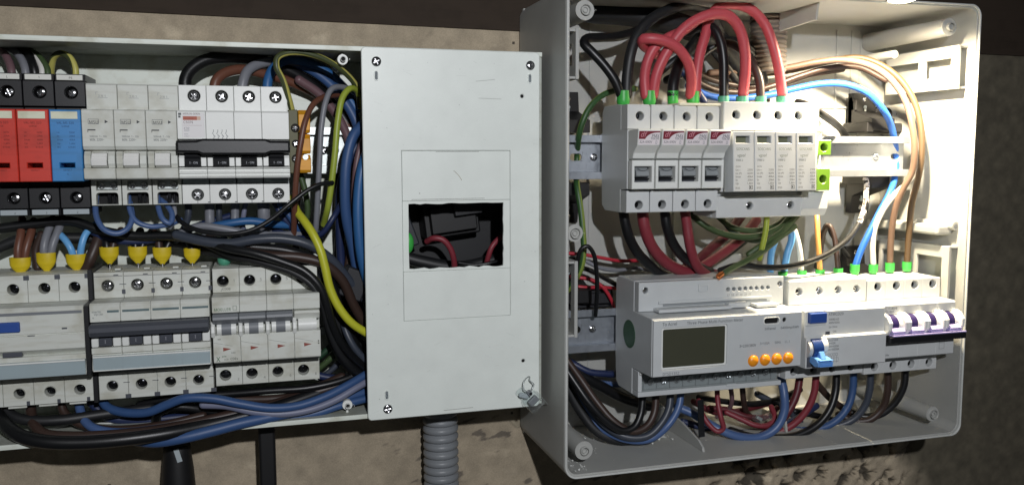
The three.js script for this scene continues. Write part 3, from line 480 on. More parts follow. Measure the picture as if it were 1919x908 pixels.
// lower row: wide residual current device
{
  const x0 = -181, d = device('residual_current_device', 'old white residual current device with blue test button at the left picture edge', 'breaker', [x0, -119, 22]);
  const xs = [x0, -163.6, -145.4, -127, -109.4];
  part('housing', poleProf(x0, -109.4, -76.2, -94.6, -140.2, -163, 66, 86, [[86, -97], [86, -111.6], [85.4, -112], [85.4, -112.4], [86.2, -112.8], [86, -122], [82, -125], [80.6, -126], [84, -126.8], [84, -130]]), mats.oldWhite, d);
  for (let i = 0; i < 4; i++) {
    const c = (xs[i] + xs[i + 1]) / 2 + 0.6;
    terminal(d, xs[i], xs[i + 1], -94.4, -76.3, 66, c, -85.3, 3.6, { fill: 0.8, depth: 4.4, ring: 1, m: mats.oldWhite, dark: 1 });
    terminal(d, xs[i], xs[i + 1], -162.9, -144.8, 66, c, -154.5, 3.5, { fill: 0.8, depth: 4.4, ring: 1, m: mats.oldWhite, dark: 1 });
    part('notch', box(c + 6.3, -79.6, 65.7, c + 9.6, -76.6, 66.3, 0.1), mats.darkGrey, d); part('notch', box(c + 4, -162.8, 65.8, c + 6, -160, 66.3, 0.1), mats.darkGrey, d);
    part('foot', box(xs[i] + 2, -165, 40, xs[i + 1] - 5, -162.6, 64, 0.5), mats.oldWhite, d);
  }
  part('ledge', box(x0 + 0.2, -144.6, 58, -109.6, -140.4, 67, 0.4), mats.ledge, d);
  part('stripe', box(x0 + 1, -99.5, 85.6, -110.4, -97.6, 86.15, 0.1), mats.midGrey, d);
  part('test_button', box(-163, -109.8, 82, -146.2, -103.2, 88, 0.8), mats.navy, d);
  part('slot', box(-157.5, -126, 81, -146.4, -122.9, 84.9, 0.2), mats.darkGrey, d);
  part('slot', [box(-142.4, -112.9, 86, -138.2, -112.3, 86.5, 0.1), box(-122.5, -109.4, 85.8, -119.4, -108.4, 86.3, 0.1)], mats.darkGrey, d);
  part('label_holder', prof([[83.8, -129.6], [86.6, -129.8], [87, -131], [86.6, -139.6], [83.8, -140]], x0 + 0.5, -109.8, 0.2), mats.strip, d);
  part('label_holder_lip', box(x0 + 0.5, -130.6, 86.4, -109.8, -129.6, 87.6, 0.2), mats.white, d);
}
// lower row: four-pole breaker with dark grey handle bar
{
  const x0 = -106, p = 18.35, d = device('four_pole_breaker', 'white four-pole breaker with grey handle bar and four small toggles in the lower left row', 'breaker', [x0, -119, 22]);
  for (let i = 0; i < 4; i++) {
    const a = x0 + i * p, b = a + p, c = a + p / 2;
    part('pole_housing', poleProf(a, b, -76.3, -94, -138.6, -163, 66, 86, [[86, -106], [80, -107], [78, -114], [78, -122.6], [86, -123.2], [86, -127], [84, -127.4], [84, -129]]), mats.oldWhite, d);
    terminal(d, a, b, -93.8, -76.4, 66, c - 0.6, -85.4, 4, { fill: 0.85, depth: 1.4, ring: 1, m: mats.oldWhite });
    terminal(d, a, b, -162.9, -144.6, 66, c - 0.8, -153.7, 3.7, { fill: 0.8, depth: 3.2, ring: 1, m: mats.oldWhite, dark: 1 });
    for (const g of [box(b - 1.2, -91.2, 65.7, b + 1, -88.2, 66.3, 0.1), box(b - 2.6, -84.8, 65.8, b + 1.6, -84.4, 66.2, 0.05), box(b - 6, -78.6, 65.8, b - 3, -78, 66.2, 0.05), box(a + 0.4, -79.2, 65.9, b - 0.5, -78.9, 66.15, 0.05), box(b - 2, -162.8, 65.8, b + 1.6, -160, 66.4, 0.1), box(b - 3, -152, 65.8, b + 1, -151.6, 66.2, 0.05)]) part('notch', g, mats.darkGrey, d);
    part('lug', box(b - 6, -75.9, 50, b - 2.2, -74.6, 60, 0.3), mats.oldWhite, d);
    const t = part('toggle', prof([[78, -115], [85.6, -115.4], [88, -118], [87.2, -121.8], [78, -122.4]], a + 5, b - 5.6, 0.4), mats.darkGrey, d);
    print(t, 'toggle_i', a + 7, -120.8, b - 7.6, -116, 87.9, (g, w, h) => T(g, 'I', w / 2, h / 2, 3, '#9a9ca4', { align: 'center' }));
    for (const s of [0, 1]) part('cheek', prof([[78, -115.4], [85, -115.6], [86.8, -118], [86.4, -122.4], [78, -122.8]], s ? b - 5.2 : a + 0.3, s ? b - 0.3 : a + 4.6, 0.5), mats.white, d);
    part('stripe', box(a + (i ? 1.2 : 10.5), -100.2, 85.6, b - 0.8, -98.7, 86.15, 0.1), M(0x5c6f72, 0.6), d);
  }
  part('ledge', box(x0 + 0.2, -144.4, 58, x0 + 4 * p - 0.2, -138.8, 66.8, 0.4), mats.ledge, d);
  part('handle_bar', prof([[79, -106.4], [92, -106.8], [95, -108.6], [95, -111.4], [92.6, -114.6], [79, -115]], x0 + 0.3, x0 + 4 * p - 0.3, 0.6), mats.darkGrey, d);
  part('label_holder', prof([[83.8, -128.6], [86.8, -128.8], [87.2, -130], [86.6, -137.8], [83.8, -138.2]], x0 + 0.8, x0 + 4 * p - 0.6, 0.2), mats.strip, d);
  part('label_holder_lip', [box(x0 + 0.8, -129.4, 86.5, x0 + 4 * p - 0.6, -128.5, 87.7, 0.2), box(x0 + 0.8, -138.4, 86.3, x0 + 4 * p - 0.6, -137.7, 87.2, 0.2)], mats.white, d);
  print(d, 'merlin', x0 + 0.6, -105.4, x0 + 12, -97, 86, (g) => { T(g, 'merlin', 0.8, 2.1, 1.9, '#6f7a7c'); T(g, 'Vigi C60', 2, 4.6, 1.5, '#8d9496'); T(g, 'N', 1, 6.8, 1.4, '#8d9496'); });
}
// lower row: four-pole breaker with green lettering
{
  const x0 = -31.2, p = 17.75, d = device('four_pole_breaker', 'cream four-pole breaker with green lettering and small red arrows', 'breaker', [x0, -119, 22]);
  for (let i = 0; i < 4; i++) {
    const a = x0 + i * p, b = a + p, c = a + p / 2;
    part('pole_housing', poleProf(a, b, -76.6, -93.6, -138.6, -159.4, 66, 86, [[86, -104], [82, -105.4], [78, -110], [78, -118.8], [86, -119.6], [86.3, -130]]), mats.oldWhite, d);
    terminal(d, a, b, -93.4, -76.7, 66, c - 2, -85.4, 3.9, { fill: 0.8, depth: 5.5, ring: 1, m: mats.oldWhite, dark: 1, slotted: 1 });
    terminal(d, a, b, -159.3, -143.6, 66, c - 2.4, -151.8, 3.9, { fill: 0.8, depth: 5.5, ring: 1, m: mats.oldWhite, dark: 1, slotted: 1 });
    part('ledge', box(a + 0.2, -143.4, 58, b - 0.2, -138.8, 68, 0.4), mats.ledge, d);
    if (i < 3) part('handle_bar', prof([[79, -104.6], [88, -104.8], [90.5, -106.4], [91, -108], [86, -112], [79, -112.4]], a + (i ? -0.6 : 0.2), b - 0.8, 0.5), mats.midGrey, d);
    else part('handle_bar', prof([[79, -105], [86, -105.4], [87, -107], [84.4, -111.4], [79, -111.8]], a + 0.2, b - 0.3, 0.5), mats.oldWhite, d);
    part('toggle_roll', cylX(a + 2.8, b - 2.6, -115.6, 82.8, 4.7), mats.white, d);
    part('toggle', cylX(c - 3.1, c + 3.1, -115.6, 82.9, 4.9), i < 3 ? mats.midGrey : mats.white, d);
    part('cheek', prof([[78, -110.4], [84.6, -110.2], [88, -113], [88.6, -117], [86.6, -120.6], [78, -121]], a - 1, a + 1.6, 0.5), mats.white, d);
    const n = i * 2;
    print(d, 'moeller' + i, a + 0.4, -138, b - 0.4, -119.8, 86.4, (g, w) => {
      g.fillStyle = '#8a4438'; g.beginPath(); g.moveTo(6, 8); g.lineTo(6, 10.6); g.lineTo(11.2, 9.2); g.fill(); g.strokeStyle = '#9a9c98'; g.lineWidth = 0.15; g.beginPath(); g.moveTo(0, 4.4); g.lineTo(12, 7.2); g.stroke();
      if (i === 0) { T(g, 'test', 2.6, 2.6, 1.3, '#76786f'); T(g, '230V', 11, 12.4, 1.3, '#90928c'); T(g, 'X', 1.4, 16, 4.6, '#3f6a48', { font: 'bold sans-serif' }); T(g, 'pole', 5, 14.6, 1.5, '#3f6a48'); T(g, 'LC5-', 6.4, 16.8, 1.6, '#9ba09a'); T(g, 'CDEs', 10.4, 16.4, 2.2, '#5d625c', { font: 'bold sans-serif', w: 5.8 }); }
      if (i === 3) { g.fillStyle = '#55574f'; g.fillRect(15.4, 6.8, 0.9, 0.9); g.fillRect(15.4, 8.4, 0.9, 0.9); }
    });
    print(d, 'moeller_n' + i, b - 5.4, -87, b - 1.4, -82.6, 66, (g, w, h) => T(g, String(n + 1), w / 2, h / 2, 2.8, '#8b8e88', { align: 'center' }));
    print(d, 'moeller_m' + i, b - 4.6, -157.4, b - 0.8, -153.6, 66, (g, w, h) => T(g, String(n + 2), w / 2, h / 2, 2.6, '#8b8e88', { align: 'center' }));
  }
  print(d, 'moeller_j', x0 + 4.6, -93, x0 + 15, -89.6, 66, (g, w, h) => T(g, 'JC006', 1, h / 2, 2.4, '#62645e', { style: 'italic' }));
  print(d, 'moeller_name', x0 + 0.4, -104, x0 + 17, -98.6, 86, (g) => { T(g, 'MOELLER', 0.8, 2.8, 2.7, '#4d7450', { font: 'bold serif', w: 11 }); g.strokeStyle = '#8a988a'; g.lineWidth = 0.25; g.strokeRect(13.2, 1.1, 2.2, 3); });
}
// black strip in place of the shaded gap between two lower devices
{
  const c = device('gap_shade_strip', 'thin black strip painted as the shaded gap between the blue-button device and its neighbour', 'strip', [-107.8, -119, 24]);
  part('strip', prof([[30, -74], [68, -74], [68, -94], [87, -95], [87, -140], [67.5, -141], [67.5, -164], [30, -164]], -109.2, -106.3, 0.3), mats.black, c);
  const k = thing('plug_cover', 'black square plug cover among the blue wires beside the cover plate', 'cover', [66.7, -92.7, 52]);
  part('shell', box(-9, -11, -12, 9, 11, 8, 1.5).rotateZ(-0.4), mats.softBlack, k);
  // inside, seen through the cut window
  const m = thing('contactor', 'black contactor deep behind the window of the cover plate', 'contactor', [143, -44, 4]);
  part('dark_backing', box(-46, -44, 0, 52, 26, 5, 1), mats.black, m);  // black backing added to darken the cavity behind the window
  part('body', [box(-20, -18, 5.1, 24, 14, 30, 1.5).rotateZ(0.12), box(-16, -14, 30, 20, 6, 38, 1).rotateZ(0.12)], mats.railBlack, m);
  part('terminal_block', box(2, -2, 37.8, 24, 12, 44, 1).rotateZ(0.12), mats.black, m);
  const r = thing('relay', 'grey relay leaning at the left of the cover plate window', 'relay', [105, -52, 20]);
  part('body', box(-9, -18, -10, 8, 22, 22, 1.2).rotateZ(0.35), M(0x22262d, 0.5), r);
  const gdot = thing('indicator_cap', 'round green cap behind the left edge of the cover plate window', 'cap', [107.3, -63.8, 56]);
  part('cap', new THREE.SphereGeometry(5.2, 20, 14).scale(0.8, 1.5, 0.7), mats.green, gdot);
}

// ---------- devices of the enclosure (rail front z = 55) ----------
// four fuse holders
{
  const make = (x) => {
    const w = 18.9, a = x + 0.15, b = x + w - 0.1, c = x + w / 2 + 0.8, d = device('fuse_holder', '', 'fuse holder', [x, -0.6, 55], 'white fuse holders on the upper rail of the enclosure');
    part('housing', prof([[56, 34], [60, 38.6], [82, 39], [92, 38], [92, 20], [104, 19.5], [104, -24], [92, -25], [92, -42], [62, -42], [56, -38], [55, -18], [50, -17], [50, -13], [55, -12], [55, 12], [50, 13], [50, 17], [56, 18]], a, b), mats.device, d);
    part('terminal_face', plate(new THREE.Shape([[a + 0.1, 20], [b - 0.1, 20], [b - 0.1, 36], [b - 1.6, 38], [a + 0.1, 38]].map(([p, q]) => new THREE.Vector2(p, q))), [circlePath(c, 29.6, 3.3)], 92.1, 103.5, 0.4), mats.device, d);
    part('terminal_face', plate(rectShape(a + 0.1, -41.6, b - 0.1, -25.3), [circlePath(c, -36, 3.3)], 92.1, 103.5, 0.4), mats.device, d);
    for (const y of [29.6, -36]) { const pit = part('terminal_well', cylZ(c, y, 92.3, 92.8, 3.8), mats.pit, d); screw(pit, c, y, 97, 2.3, y, true, mats.shadedSteel); }
    // hinged fuse carrier: sloped head with the label, then the grip window
    part('carrier', prof([[104, 19], [121, 19.6], [122, 18.6], [120.4, 8], [114, 2.4], [112.4, -1.4], [109, -2.2], [104.2, -2.4]], a + 0.6, b - 0.5, 0.5), mats.white, d, 'hinged carrier head with a red cornered label');
    const grip = part('grip_frame', plate(rectShape(a + 0.3, -24, b - 0.4, -2.8), [rectPath(x + 2.6, -18.8, x + w - 2.6, -7.4)], 105, 112.5, 0.6), mats.white, d);
    part('grip_recess', box(x + 2.4, -19, 104.2, x + w - 2.4, -7.2, 105.2, 0.1), mats.darkGrey, grip);
    part('grip_tab', prof([[105, -8], [108.5, -8.4], [111.4, -11], [112, -14.2], [110, -15], [105, -15.4]], x + 4.2, x + w - 4.4, 0.4), mats.stripGrey, grip);
    part('grip_bar', box(x + 3, -17, 106, x + w - 3, -16, 109, 0.3), mats.black, grip);
    print(grip, 'smile', x + 4.4, -12.4, x + w - 4.6, -8, 111.6, (g, w2) => { g.strokeStyle = '#45484e'; g.lineWidth = 0.4; g.beginPath(); g.arc(w2 / 2, -3, 5.6, 0.7, 2.44); g.stroke(); });
    print(d, 'fuse_label', x + 1.3, 8.2, x + w - 1.1, 18.3, 121.25, (g, w2, h2) => {
      g.fillStyle = '#e4dcde'; g.fillRect(0, 0, w2, h2); g.fillStyle = '#7a2130'; g.beginPath(); g.moveTo(0, 0.3); g.lineTo(w2, 0.3); g.lineTo(w2, 1.2); g.bezierCurveTo(w2 * 0.62, 1.2, w2 * 0.42, 2.4, w2 * 0.3, 6); g.lineTo(0, 6); g.fill();
      T(g, 'df', 1, 3.4, 4.8, '#d99aa4', { style: 'italic' }); T(g, 'PMX', w2 - 0.6, 3.3, 3, '#40434c', { font: 'bold sans-serif', align: 'right' }); T(g, '10x38', w2 - 0.6, 5.9, 2.5, '#4a4d56', { align: 'right' });
      T(g, '32A 690V', 0.6, 8.4, 2.4, '#3c3c42', { w: 11.5, font: 'bold sans-serif' }); g.strokeStyle = '#8a8a90'; g.lineWidth = 0.25; g.strokeRect(w2 - 3, 7.4, 1, 2);
    }, { solid: 1, tilt: 0.15, k: 14 });
    return d;
  };
  const first = make(262.2); first.userData.label = 'white fuse holder at the left end of its row, grey side face showing';
  const names = ['white fuse holder second from the left, below a pair of red wires', 'white fuse holder third from the left, below a single dark wire', 'white fuse holder touching the surge arrester with printed fronts'];
  names.forEach((n, i) => copyOf(first, [262.2 + (i + 1) * 19.1, -0.6, 55], n));
  const cap = thing('comb_strip', 'ivory strip lying across the tops of the third and fourth fuse holder', 'strip', [313, 38.9, 92]);
  part('strip', box(-10, -1.2, -12, 25, 0.6, 14, 0.6), mats.cream, cap);
}
// four-pole surge arrester with green earth clamps
{
  const x0 = 339.8, d = device('surge_arrester', 'white four-pole surge arrester with printed fronts and green earth clamps at its right side', 'surge arrester', [x0, -0.6, 55]);
  part('housing', prof([[56, 38], [66, 41], [97, 41.2], [97, 19], [108, 18.6], [104, -27], [93, -28], [91, -30], [91, -48], [60, -47], [56, -40], [55, -18], [50, -16], [50, -13], [55, -12], [55, 12], [50, 13], [50, 17], [56, 18]], x0, 424, 0.5), mats.device, d);
  part('housing_end', prof([[56, 16], [66, 18], [91, 19], [93, 18], [93, -27], [91, -47], [60, -47], [56, -40]], 424.2, 437, 0.5), mats.device, d);
  const tf = part('terminal_face', plate(rectShape(x0 + 0.2, 19.4, 424, 41), [350.6, 368.6, 387.3, 405.4].map((x) => circlePath(x, 31.2, 3.3)), 97.1, 106.5, 0.5), mats.device, d);
  [350.6, 368.6, 387.3, 405.4].forEach((x, i) => { const pit = part('terminal_well', cylZ(x, 31.2, 97.3, 97.8, 3.8), mats.pit, d); screw(pit, x, 31.2, 101, 2.4, i, true, mats.shadedSteel); });
  part('terminal_face', plate(rectShape(x0 + 0.2, -47.6, 416, -31), [circlePath(369.4, -38.6, 3), circlePath(406.4, -38.6, 3)], 91.1, 98.5, 0.5), mats.device, d);
  for (const x of [369.4, 406.4]) { const pit = part('terminal_well', cylZ(x, -38.6, 91.3, 91.8, 3.5), mats.pit, d); screw(pit, x, -38.6, 96, 2.7, x, false); }
  part('shelf', box(x0 + 0.2, -30.8, 91.2, 414, -27.4, 96, 0.4), mats.deviceGrey, d);
  part('side_wing', plate(new THREE.Shape([[424.2, 19.3], [437, 19.3], [437, 24], [426, 37.5], [424.2, 38]].map(([p, q]) => new THREE.Vector2(p, q))), [], 82, 95, 0.5), mats.device, d);
  part('side_wing', prof([[91.1, -30], [98, -28], [98, -42], [95, -47.5], [91.1, -47.5]], 416.2, 441, 0.8), mats.device, d);
  for (const [y0, y1, ys] of [[0.6, 12.6, 8.2], [-27.2, -9.6, -16]]) { const e = part('earth_clamp', plate(rectShape(425.2, y0, 437.2, y1), [circlePath(430.6, (y0 + y1) / 2, 3.2)], 94, 105, 0.5), mats.peGreen, d); screw(e, 430.6, (y0 + y1) / 2, 98, 2.5, 0.4, true, mats.shadedSteel); part('clamp_well', cylZ(430.6, (y0 + y1) / 2, 94.1, 94.6, 3.6), mats.pit, e); }
  for (let i = 0; i < 4; i++) {
    const a = x0 + 0.6 + i * 18.1, b = a + 17.7, sy = 12.4;
    // cartridge face tilted slightly upwards so the work light brightens it
    const pieces = [plate(rectShape(a, -26.4, b, 18.4), [rectPath(a + 2.6, 9.8, a + 14, 14.8)], 110, 123.6, 0.5), box(a + 2.4, 9.4, 115, a + 14.2, 15, 116.5, 0.1)];
    pieces.forEach((g) => g.translate(0, -sy, -123).rotateX(-0.06).translate(0, sy, 119.4));
    const c = part('cartridge', pieces, mats.device, d);
    part('indicator_window', box(a + 2.6, 9.9, 112.6, a + 13.9, 14.7, 114.6, 0.1), M(0x74775f, 0.5), c);
    print(c, 'spd', a + 0.3, -26, b - 0.3, 9, 121.35, (g, w, h) => {
      const ink = '#34383c';
      T(g, 'SOSCANS', 2.2, 3.2, 2.7, '#6f7d75', { w: 11.4, font: 'bold sans-serif' }); T(g, 'vgsol', 2.8, 8, 2.8, '#838b87', { style: 'italic bold', w: 9 }); T(g, 'FRM-2', 2, 11.8, 2.1, '#606664', { w: 7.5 });
      T(g, 'OCPV', 1.6, 16.4, 1.7, ink); const rows = [['Un—', '230V'], ['Uc (P)', '420V'], ['Imax', '40kA'], ['In', '20kA'], ['Up', '1,8kV']];
      rows.forEach((r, k) => { T(g, r[0], 1.4, 19 + k * 2.5, 2, ink); T(g, r[1], w - 1, 19 + k * 2.5, 2.1, ink, { align: 'right', font: 'bold sans-serif' }); });
      T(g, 'IP20', 1.2, 32.4, 1.9, ink); g.strokeStyle = ink; g.lineWidth = 0.35; g.strokeRect(w - 4, 31, 2.6, 2.6); g.fillStyle = ink; g.fillRect(w - 3.4, 31.6, 1, 1.4);
    }, { tilt: -0.06, k: 14 });
  }
}
// energy meter
{
  const x0 = 275.6, x1 = 402.4, d = device('energy_meter', 'wide white energy meter with a dark display and four orange buttons', 'energy meter', [x0, -139.4, 55]);
  part('housing', prof([[56, -98], [60, -94.6], [90, -95], [90, -118], [121, -119], [122, -120.2], [122, -161.6], [121, -162.6], [88, -163.4], [88, -184], [62, -184], [57, -180], [55, -157], [55, -122]].map((p) => p), x0, x1, 0.5), mats.meter, d);
  const tf = part('terminal_face', plate(rectShape(x0 + 0.3, -117.8, x1 - 0.3, -95.4), [...Array.from({ length: 8 }, (_, i) => circlePath(352.3 + i * 5.11, -103.9, 1.6)), circlePath(281.4, -101.4, 2.3), circlePath(399, -101.4, 2.3)], 90.1, 98, 0.4), mats.meter, d);
  for (let i = 0; i < 8; i++) part('pulse_terminal', cylZ(352.3 + i * 5.11, -103.9, 90.3, 93, 1.9, 1.9, 16), i % 3 ? mats.darkGrey : mats.black, tf);
  part('screw_well', [cylZ(281.4, -101.4, 90.3, 91, 2.8), cylZ(399, -101.4, 90.3, 91, 2.8)], mats.pit, tf); screw(tf, 281.4, -101.4, 95.8, 2.1, 0.5); screw(tf, 399, -101.4, 95.8, 2.1, 0.9);
  part('label_clip', [plate(roundRect(326, -104.6, 334.6, -98.4, 1), [rectPath(327.2, -103.6, 333.6, -100)], 97.9, 98.8, 0.1)], mats.meter, tf);
  part('cover_hinge', [box(292, -112.4, 98, 391, -110.4, 99.6, 0.3), box(288, -117.7, 98, 350, -115, 108, 0.6), box(349.5, -117.7, 98, 367, -113.6, 104, 0.6), box(372, -117.7, 98, 392, -115.2, 108, 0.6)], mats.meter, d);
  part('hinge_gap', [box(296, -114.4, 98, 387, -112.8, 98.5, 0.1)], mats.stripGrey, d);
  print(d, 'meter_top', 349, -111, 392, -106.6, 98, (g) => T(g, '57  58   47  48   24  25', 2.4, 2.2, 2.2, '#8d9294', { w: 34 }));
  // front panel with a frame round the display
  const panel = part('front_panel', plate(rectShape(x0 + 0.4, -162, x1 - 0.5, -119.6), [roundRect(282.6, -157.2, 337, -125.8, 1.6, THREE.Path), roundRect(368.4, -127.3, 381.4, -123, 2.1, THREE.Path), circlePath(386.4, -125.1, 1.7)], 122.1, 124, 0.35), mats.meter, d);
  part('display_rim', plate(roundRect(282.7, -157.1, 336.9, -125.9, 1.6), [roundRect(284, -155.6, 335.6, -127, 1.2, THREE.Path)], 122.2, 123.4, 0.3), mats.white, panel);
  part('display', box(283.6, -156, 122, 336, -126.6, 122.7, 0.1), mats.lcd, panel);
  part('optical_port', [box(368.6, -127.2, 122, 381.2, -123.1, 122.6, 0.1), cylZ(386.4, -125.1, 122, 122.6, 1.68)], mats.pit, panel);
  part('port_rim', plate(roundRect(367.6, -128.2, 382.2, -122.4, 2.8), [roundRect(368.4, -127.3, 381.4, -123, 2.1, THREE.Path)], 123.9, 124.4, 0.1), mats.white, panel);
  for (const x of [359.6, 369.9, 380.1, 390.3]) part('button', [new THREE.SphereGeometry(4.3, 26, 16).scale(1, 1, 0.6).translate(x, -155.2, 124.2), cylZ(x, -155.2, 122, 124.6, 4.7, 4.5)], mats.orange, panel);
  print(panel, 'meter_title', 282, -125.4, 366, -120.4, 124, (g) => { T(g, 'To Acrel', 1, 2.7, 3.3, '#4e5458', { font: 'bold sans-serif', w: 15.5 }); T(g, 'Three Phase Multi-Function Meter', 21, 2.7, 3.1, '#54595d', { w: 56 }); });
  print(panel, 'meter_ir', 368, -133.6, 401.8, -129.6, 124, (g) => { T(g, 'Infrared', 1, 2, 2.6, '#4c5256', { w: 11 }); T(g, '6400imp/kWh', 15, 2, 2.6, '#4c5256', { w: 17.5 }); });
  print(panel, 'meter_spec', 346, -145, 398, -140.4, 124, (g) => { T(g, '3×220/380V', 1.4, 2.3, 2.7, '#3f454b', { w: 15 }); T(g, '3×1(6)A', 19, 2.3, 2.5, '#7d8388', { w: 11 }); T(g, '50Hz', 32, 2.3, 2.5, '#62686e', { w: 7 }); T(g, 'CL.1', 41, 2.3, 2.5, '#90969a', { w: 6 }); });
  print(panel, 'meter_type', 283, -161.6, 304, -157.9, 124, (g) => T(g, 'DTSD1352', 0.6, 1.9, 3, '#757b80', { w: 17.4 }));
  // lower terminals under a clear cover
  part('terminal_bed', box(x0 + 1, -180, 88.1, x1 - 0.6, -164, 93, 0.4), mats.stripGrey, d);
  for (let i = 0; i < 10; i++) screw(d, 288.4 + i * 11.3, -173.6, 94.4, 2.7, rnd(0, 1.5));
  for (let i = 0; i < 11; i++) part('terminal_divider', box(282.4 + i * 11.3, -179.6, 92.8, 283 + i * 11.3, -168.6, 94.4, 0.2), mats.stripGrey, d);
  part('terminal_cover', [box(x0 + 4, -179.8, 97.4, x1 - 3, -164.4, 98.2, 0.3), box(x0 + 4, -165.6, 93, x1 - 3, -164.6, 97.4, 0.2)], mats.clear, d);
  part('bottom_bar', [box(x0 + 0.3, -184, 88.1, x1 - 0.3, -180.2, 98.6, 0.5), box(x0 + 0.3, -180.1, 88.1, x0 + 3.6, -163.6, 98.6, 0.5), box(352, -181.2, 98.4, 361, -179.4, 99.4, 0.2)], mats.meter, d);
  part('seal_lug', box(x0 + 1, -166, 96, x0 + 3.4, -158.8, 101, 0.4), mats.white, d);
  part('side_sticker', cylX(x0 - 0.25, x0 + 0.1, -137.6, 82, 11, 40), M(0x2a5634, 0.5), d, 'round dark green sticker on the side face');
}
// residual current device with blue switch
{
  const x0 = 406, x1 = 480.6, d = device('residual_current_device', 'white residual current device with a blue button and a big blue switch', 'breaker', [x0, -139.4, 55]);
  part('housing', prof([[56, -102], [60, -99.4], [90, -99.6], [90, -119.6], [121, -120], [122, -121], [122, -139.8], [124.6, -141.4], [124.6, -164.4], [123.6, -165.2], [90, -165.8], [90, -180], [60, -180], [56, -176], [55, -157], [55, -122]], x0, x1, 0.5), mats.device, d);
  part('terminal_face', plate(rectShape(x0 + 0.2, -119.4, x1 - 0.2, -100), [416.2, 435.3, 453.1, 471.1].map((x) => circlePath(x, -108.6, 3.2)), 90.1, 99, 0.5), mats.device, d);
  [416.2, 435.3, 453.1, 471.1].forEach((x, i) => { part('terminal_well', cylZ(x, -108.6, 90.3, 90.8, 3.8), mats.pit, d); screw(d, x, -108.6, 95.4, 2.9, i * 0.7 + 0.4, true); });
  part('terminal_face', plate(rectShape(x0 + 0.2, -179.8, x1 - 0.2, -167.6), [414, 432.8, 450.8, 468.8].map((x) => circlePath(x, -174, 3.3)), 90.1, 98.6, 0.5), mats.device, d);
  [414, 432.8, 450.8, 468.8].forEach((x, i) => { part('terminal_well', cylZ(x, -174, 90.3, 90.8, 3.9), mats.pit, d); screw(d, x, -174, 93.6, 2.6, i + 0.4, true, mats.shadedSteel); });
  part('shelf', box(x0 + 0.2, -167.5, 90.2, x1 - 0.2, -165.5, 97, 0.3), mats.stripGrey, d);
  part('button_frame', plate(rectShape(x0 + 0.6, -131.4, 425, -119.9), [rectPath(408, -129.4, 423.6, -121)], 122, 123.2, 0.3), mats.device, d);
  part('test_button', box(408.2, -129.2, 120, 423.4, -121.2, 126, 0.8), mats.navy, d);
  part('indicator', box(425, -139.4, 121.8, 428.8, -137, 122.4, 0.1), mats.darkGrey, d);
  part('switch_cheek', [cylX(x0 + 0.4, x0 + 3.6, -149.4, 122, 7.2)], mats.deviceGrey, d); part('switch_cheek', [cylX(418.6, 423.4, -147.4, 122.5, 6.4)], mats.glossWhite, d);
  part('switch_drum', cylX(x0 + 3.7, 418.5, -149.4, 121.6, 8.6), M(0x1d3c78, 0.4), d);
  part('switch_pit', box(x0 + 0.8, -164, 124.2, x0 + 6, -155, 124.9, 0.2), mats.darkGrey, d);
  const sw = [prof([[124, -154], [133, -155.4], [136.5, -158.6], [135.6, -161.4], [131, -162.4], [124, -160]], x0 + 3.4, 422.4, 0.6), prof([[126, -150], [131, -150.6], [134, -155.6], [126, -155.6]], 413.4, 418, 0.5)];
  for (let k = 0; k < 4; k++) sw.push(box(x0 + 4, -161.2 + k * 1.5, 134.6 - Math.abs(k - 1.5) * 0.7, 422, -160.5 + k * 1.5, 137, 0.2));
  part('switch_lever', sw, mats.lightBlue, d, 'light blue ribbed switch lever');
  print(d, 'rccb_text', 426, -139.6, 446, -121.6, 122, (g) => { T(g, 'ATMCD20', 1.2, 2, 3.2, '#3f4448', { w: 14, font: 'bold sans-serif' }); T(g, 'SW80-63', 1.8, 6.4, 2.4, '#4a4e54', { w: 9.4, font: 'bold sans-serif' }); T(g, '400V/50Hz', 1.8, 9, 2.3, '#45494e', { w: 10 }); T(g, 'IΔn 30mA', 1.8, 11.8, 2.1, '#74787c', { w: 8 }); T(g, 'ON', 5.6, 16, 2.3, '#6c7074'); });
  print(d, 'rccb_low', 424, -164, 444, -141.8, 124.6, (g) => { ['IEC61008', 'In=63A', 'IΔm=630A', 'Inc=6000A'].forEach((s, k) => T(g, s, 1.6, 2 + k * 2.5, 2.2, '#54585c', { w: 10.6 })); g.strokeStyle = '#8a8e92'; g.lineWidth = 0.22; for (let k = 0; k < 4; k++) { g.strokeRect(2 + k * 2.4, 12.4, 1.6, 2); g.beginPath(); g.moveTo(2.8 + k * 2.4, 14.4); g.lineTo(2.8 + k * 2.4, 20); g.stroke(); } g.strokeRect(1.6, 16, 10, 3); });
}
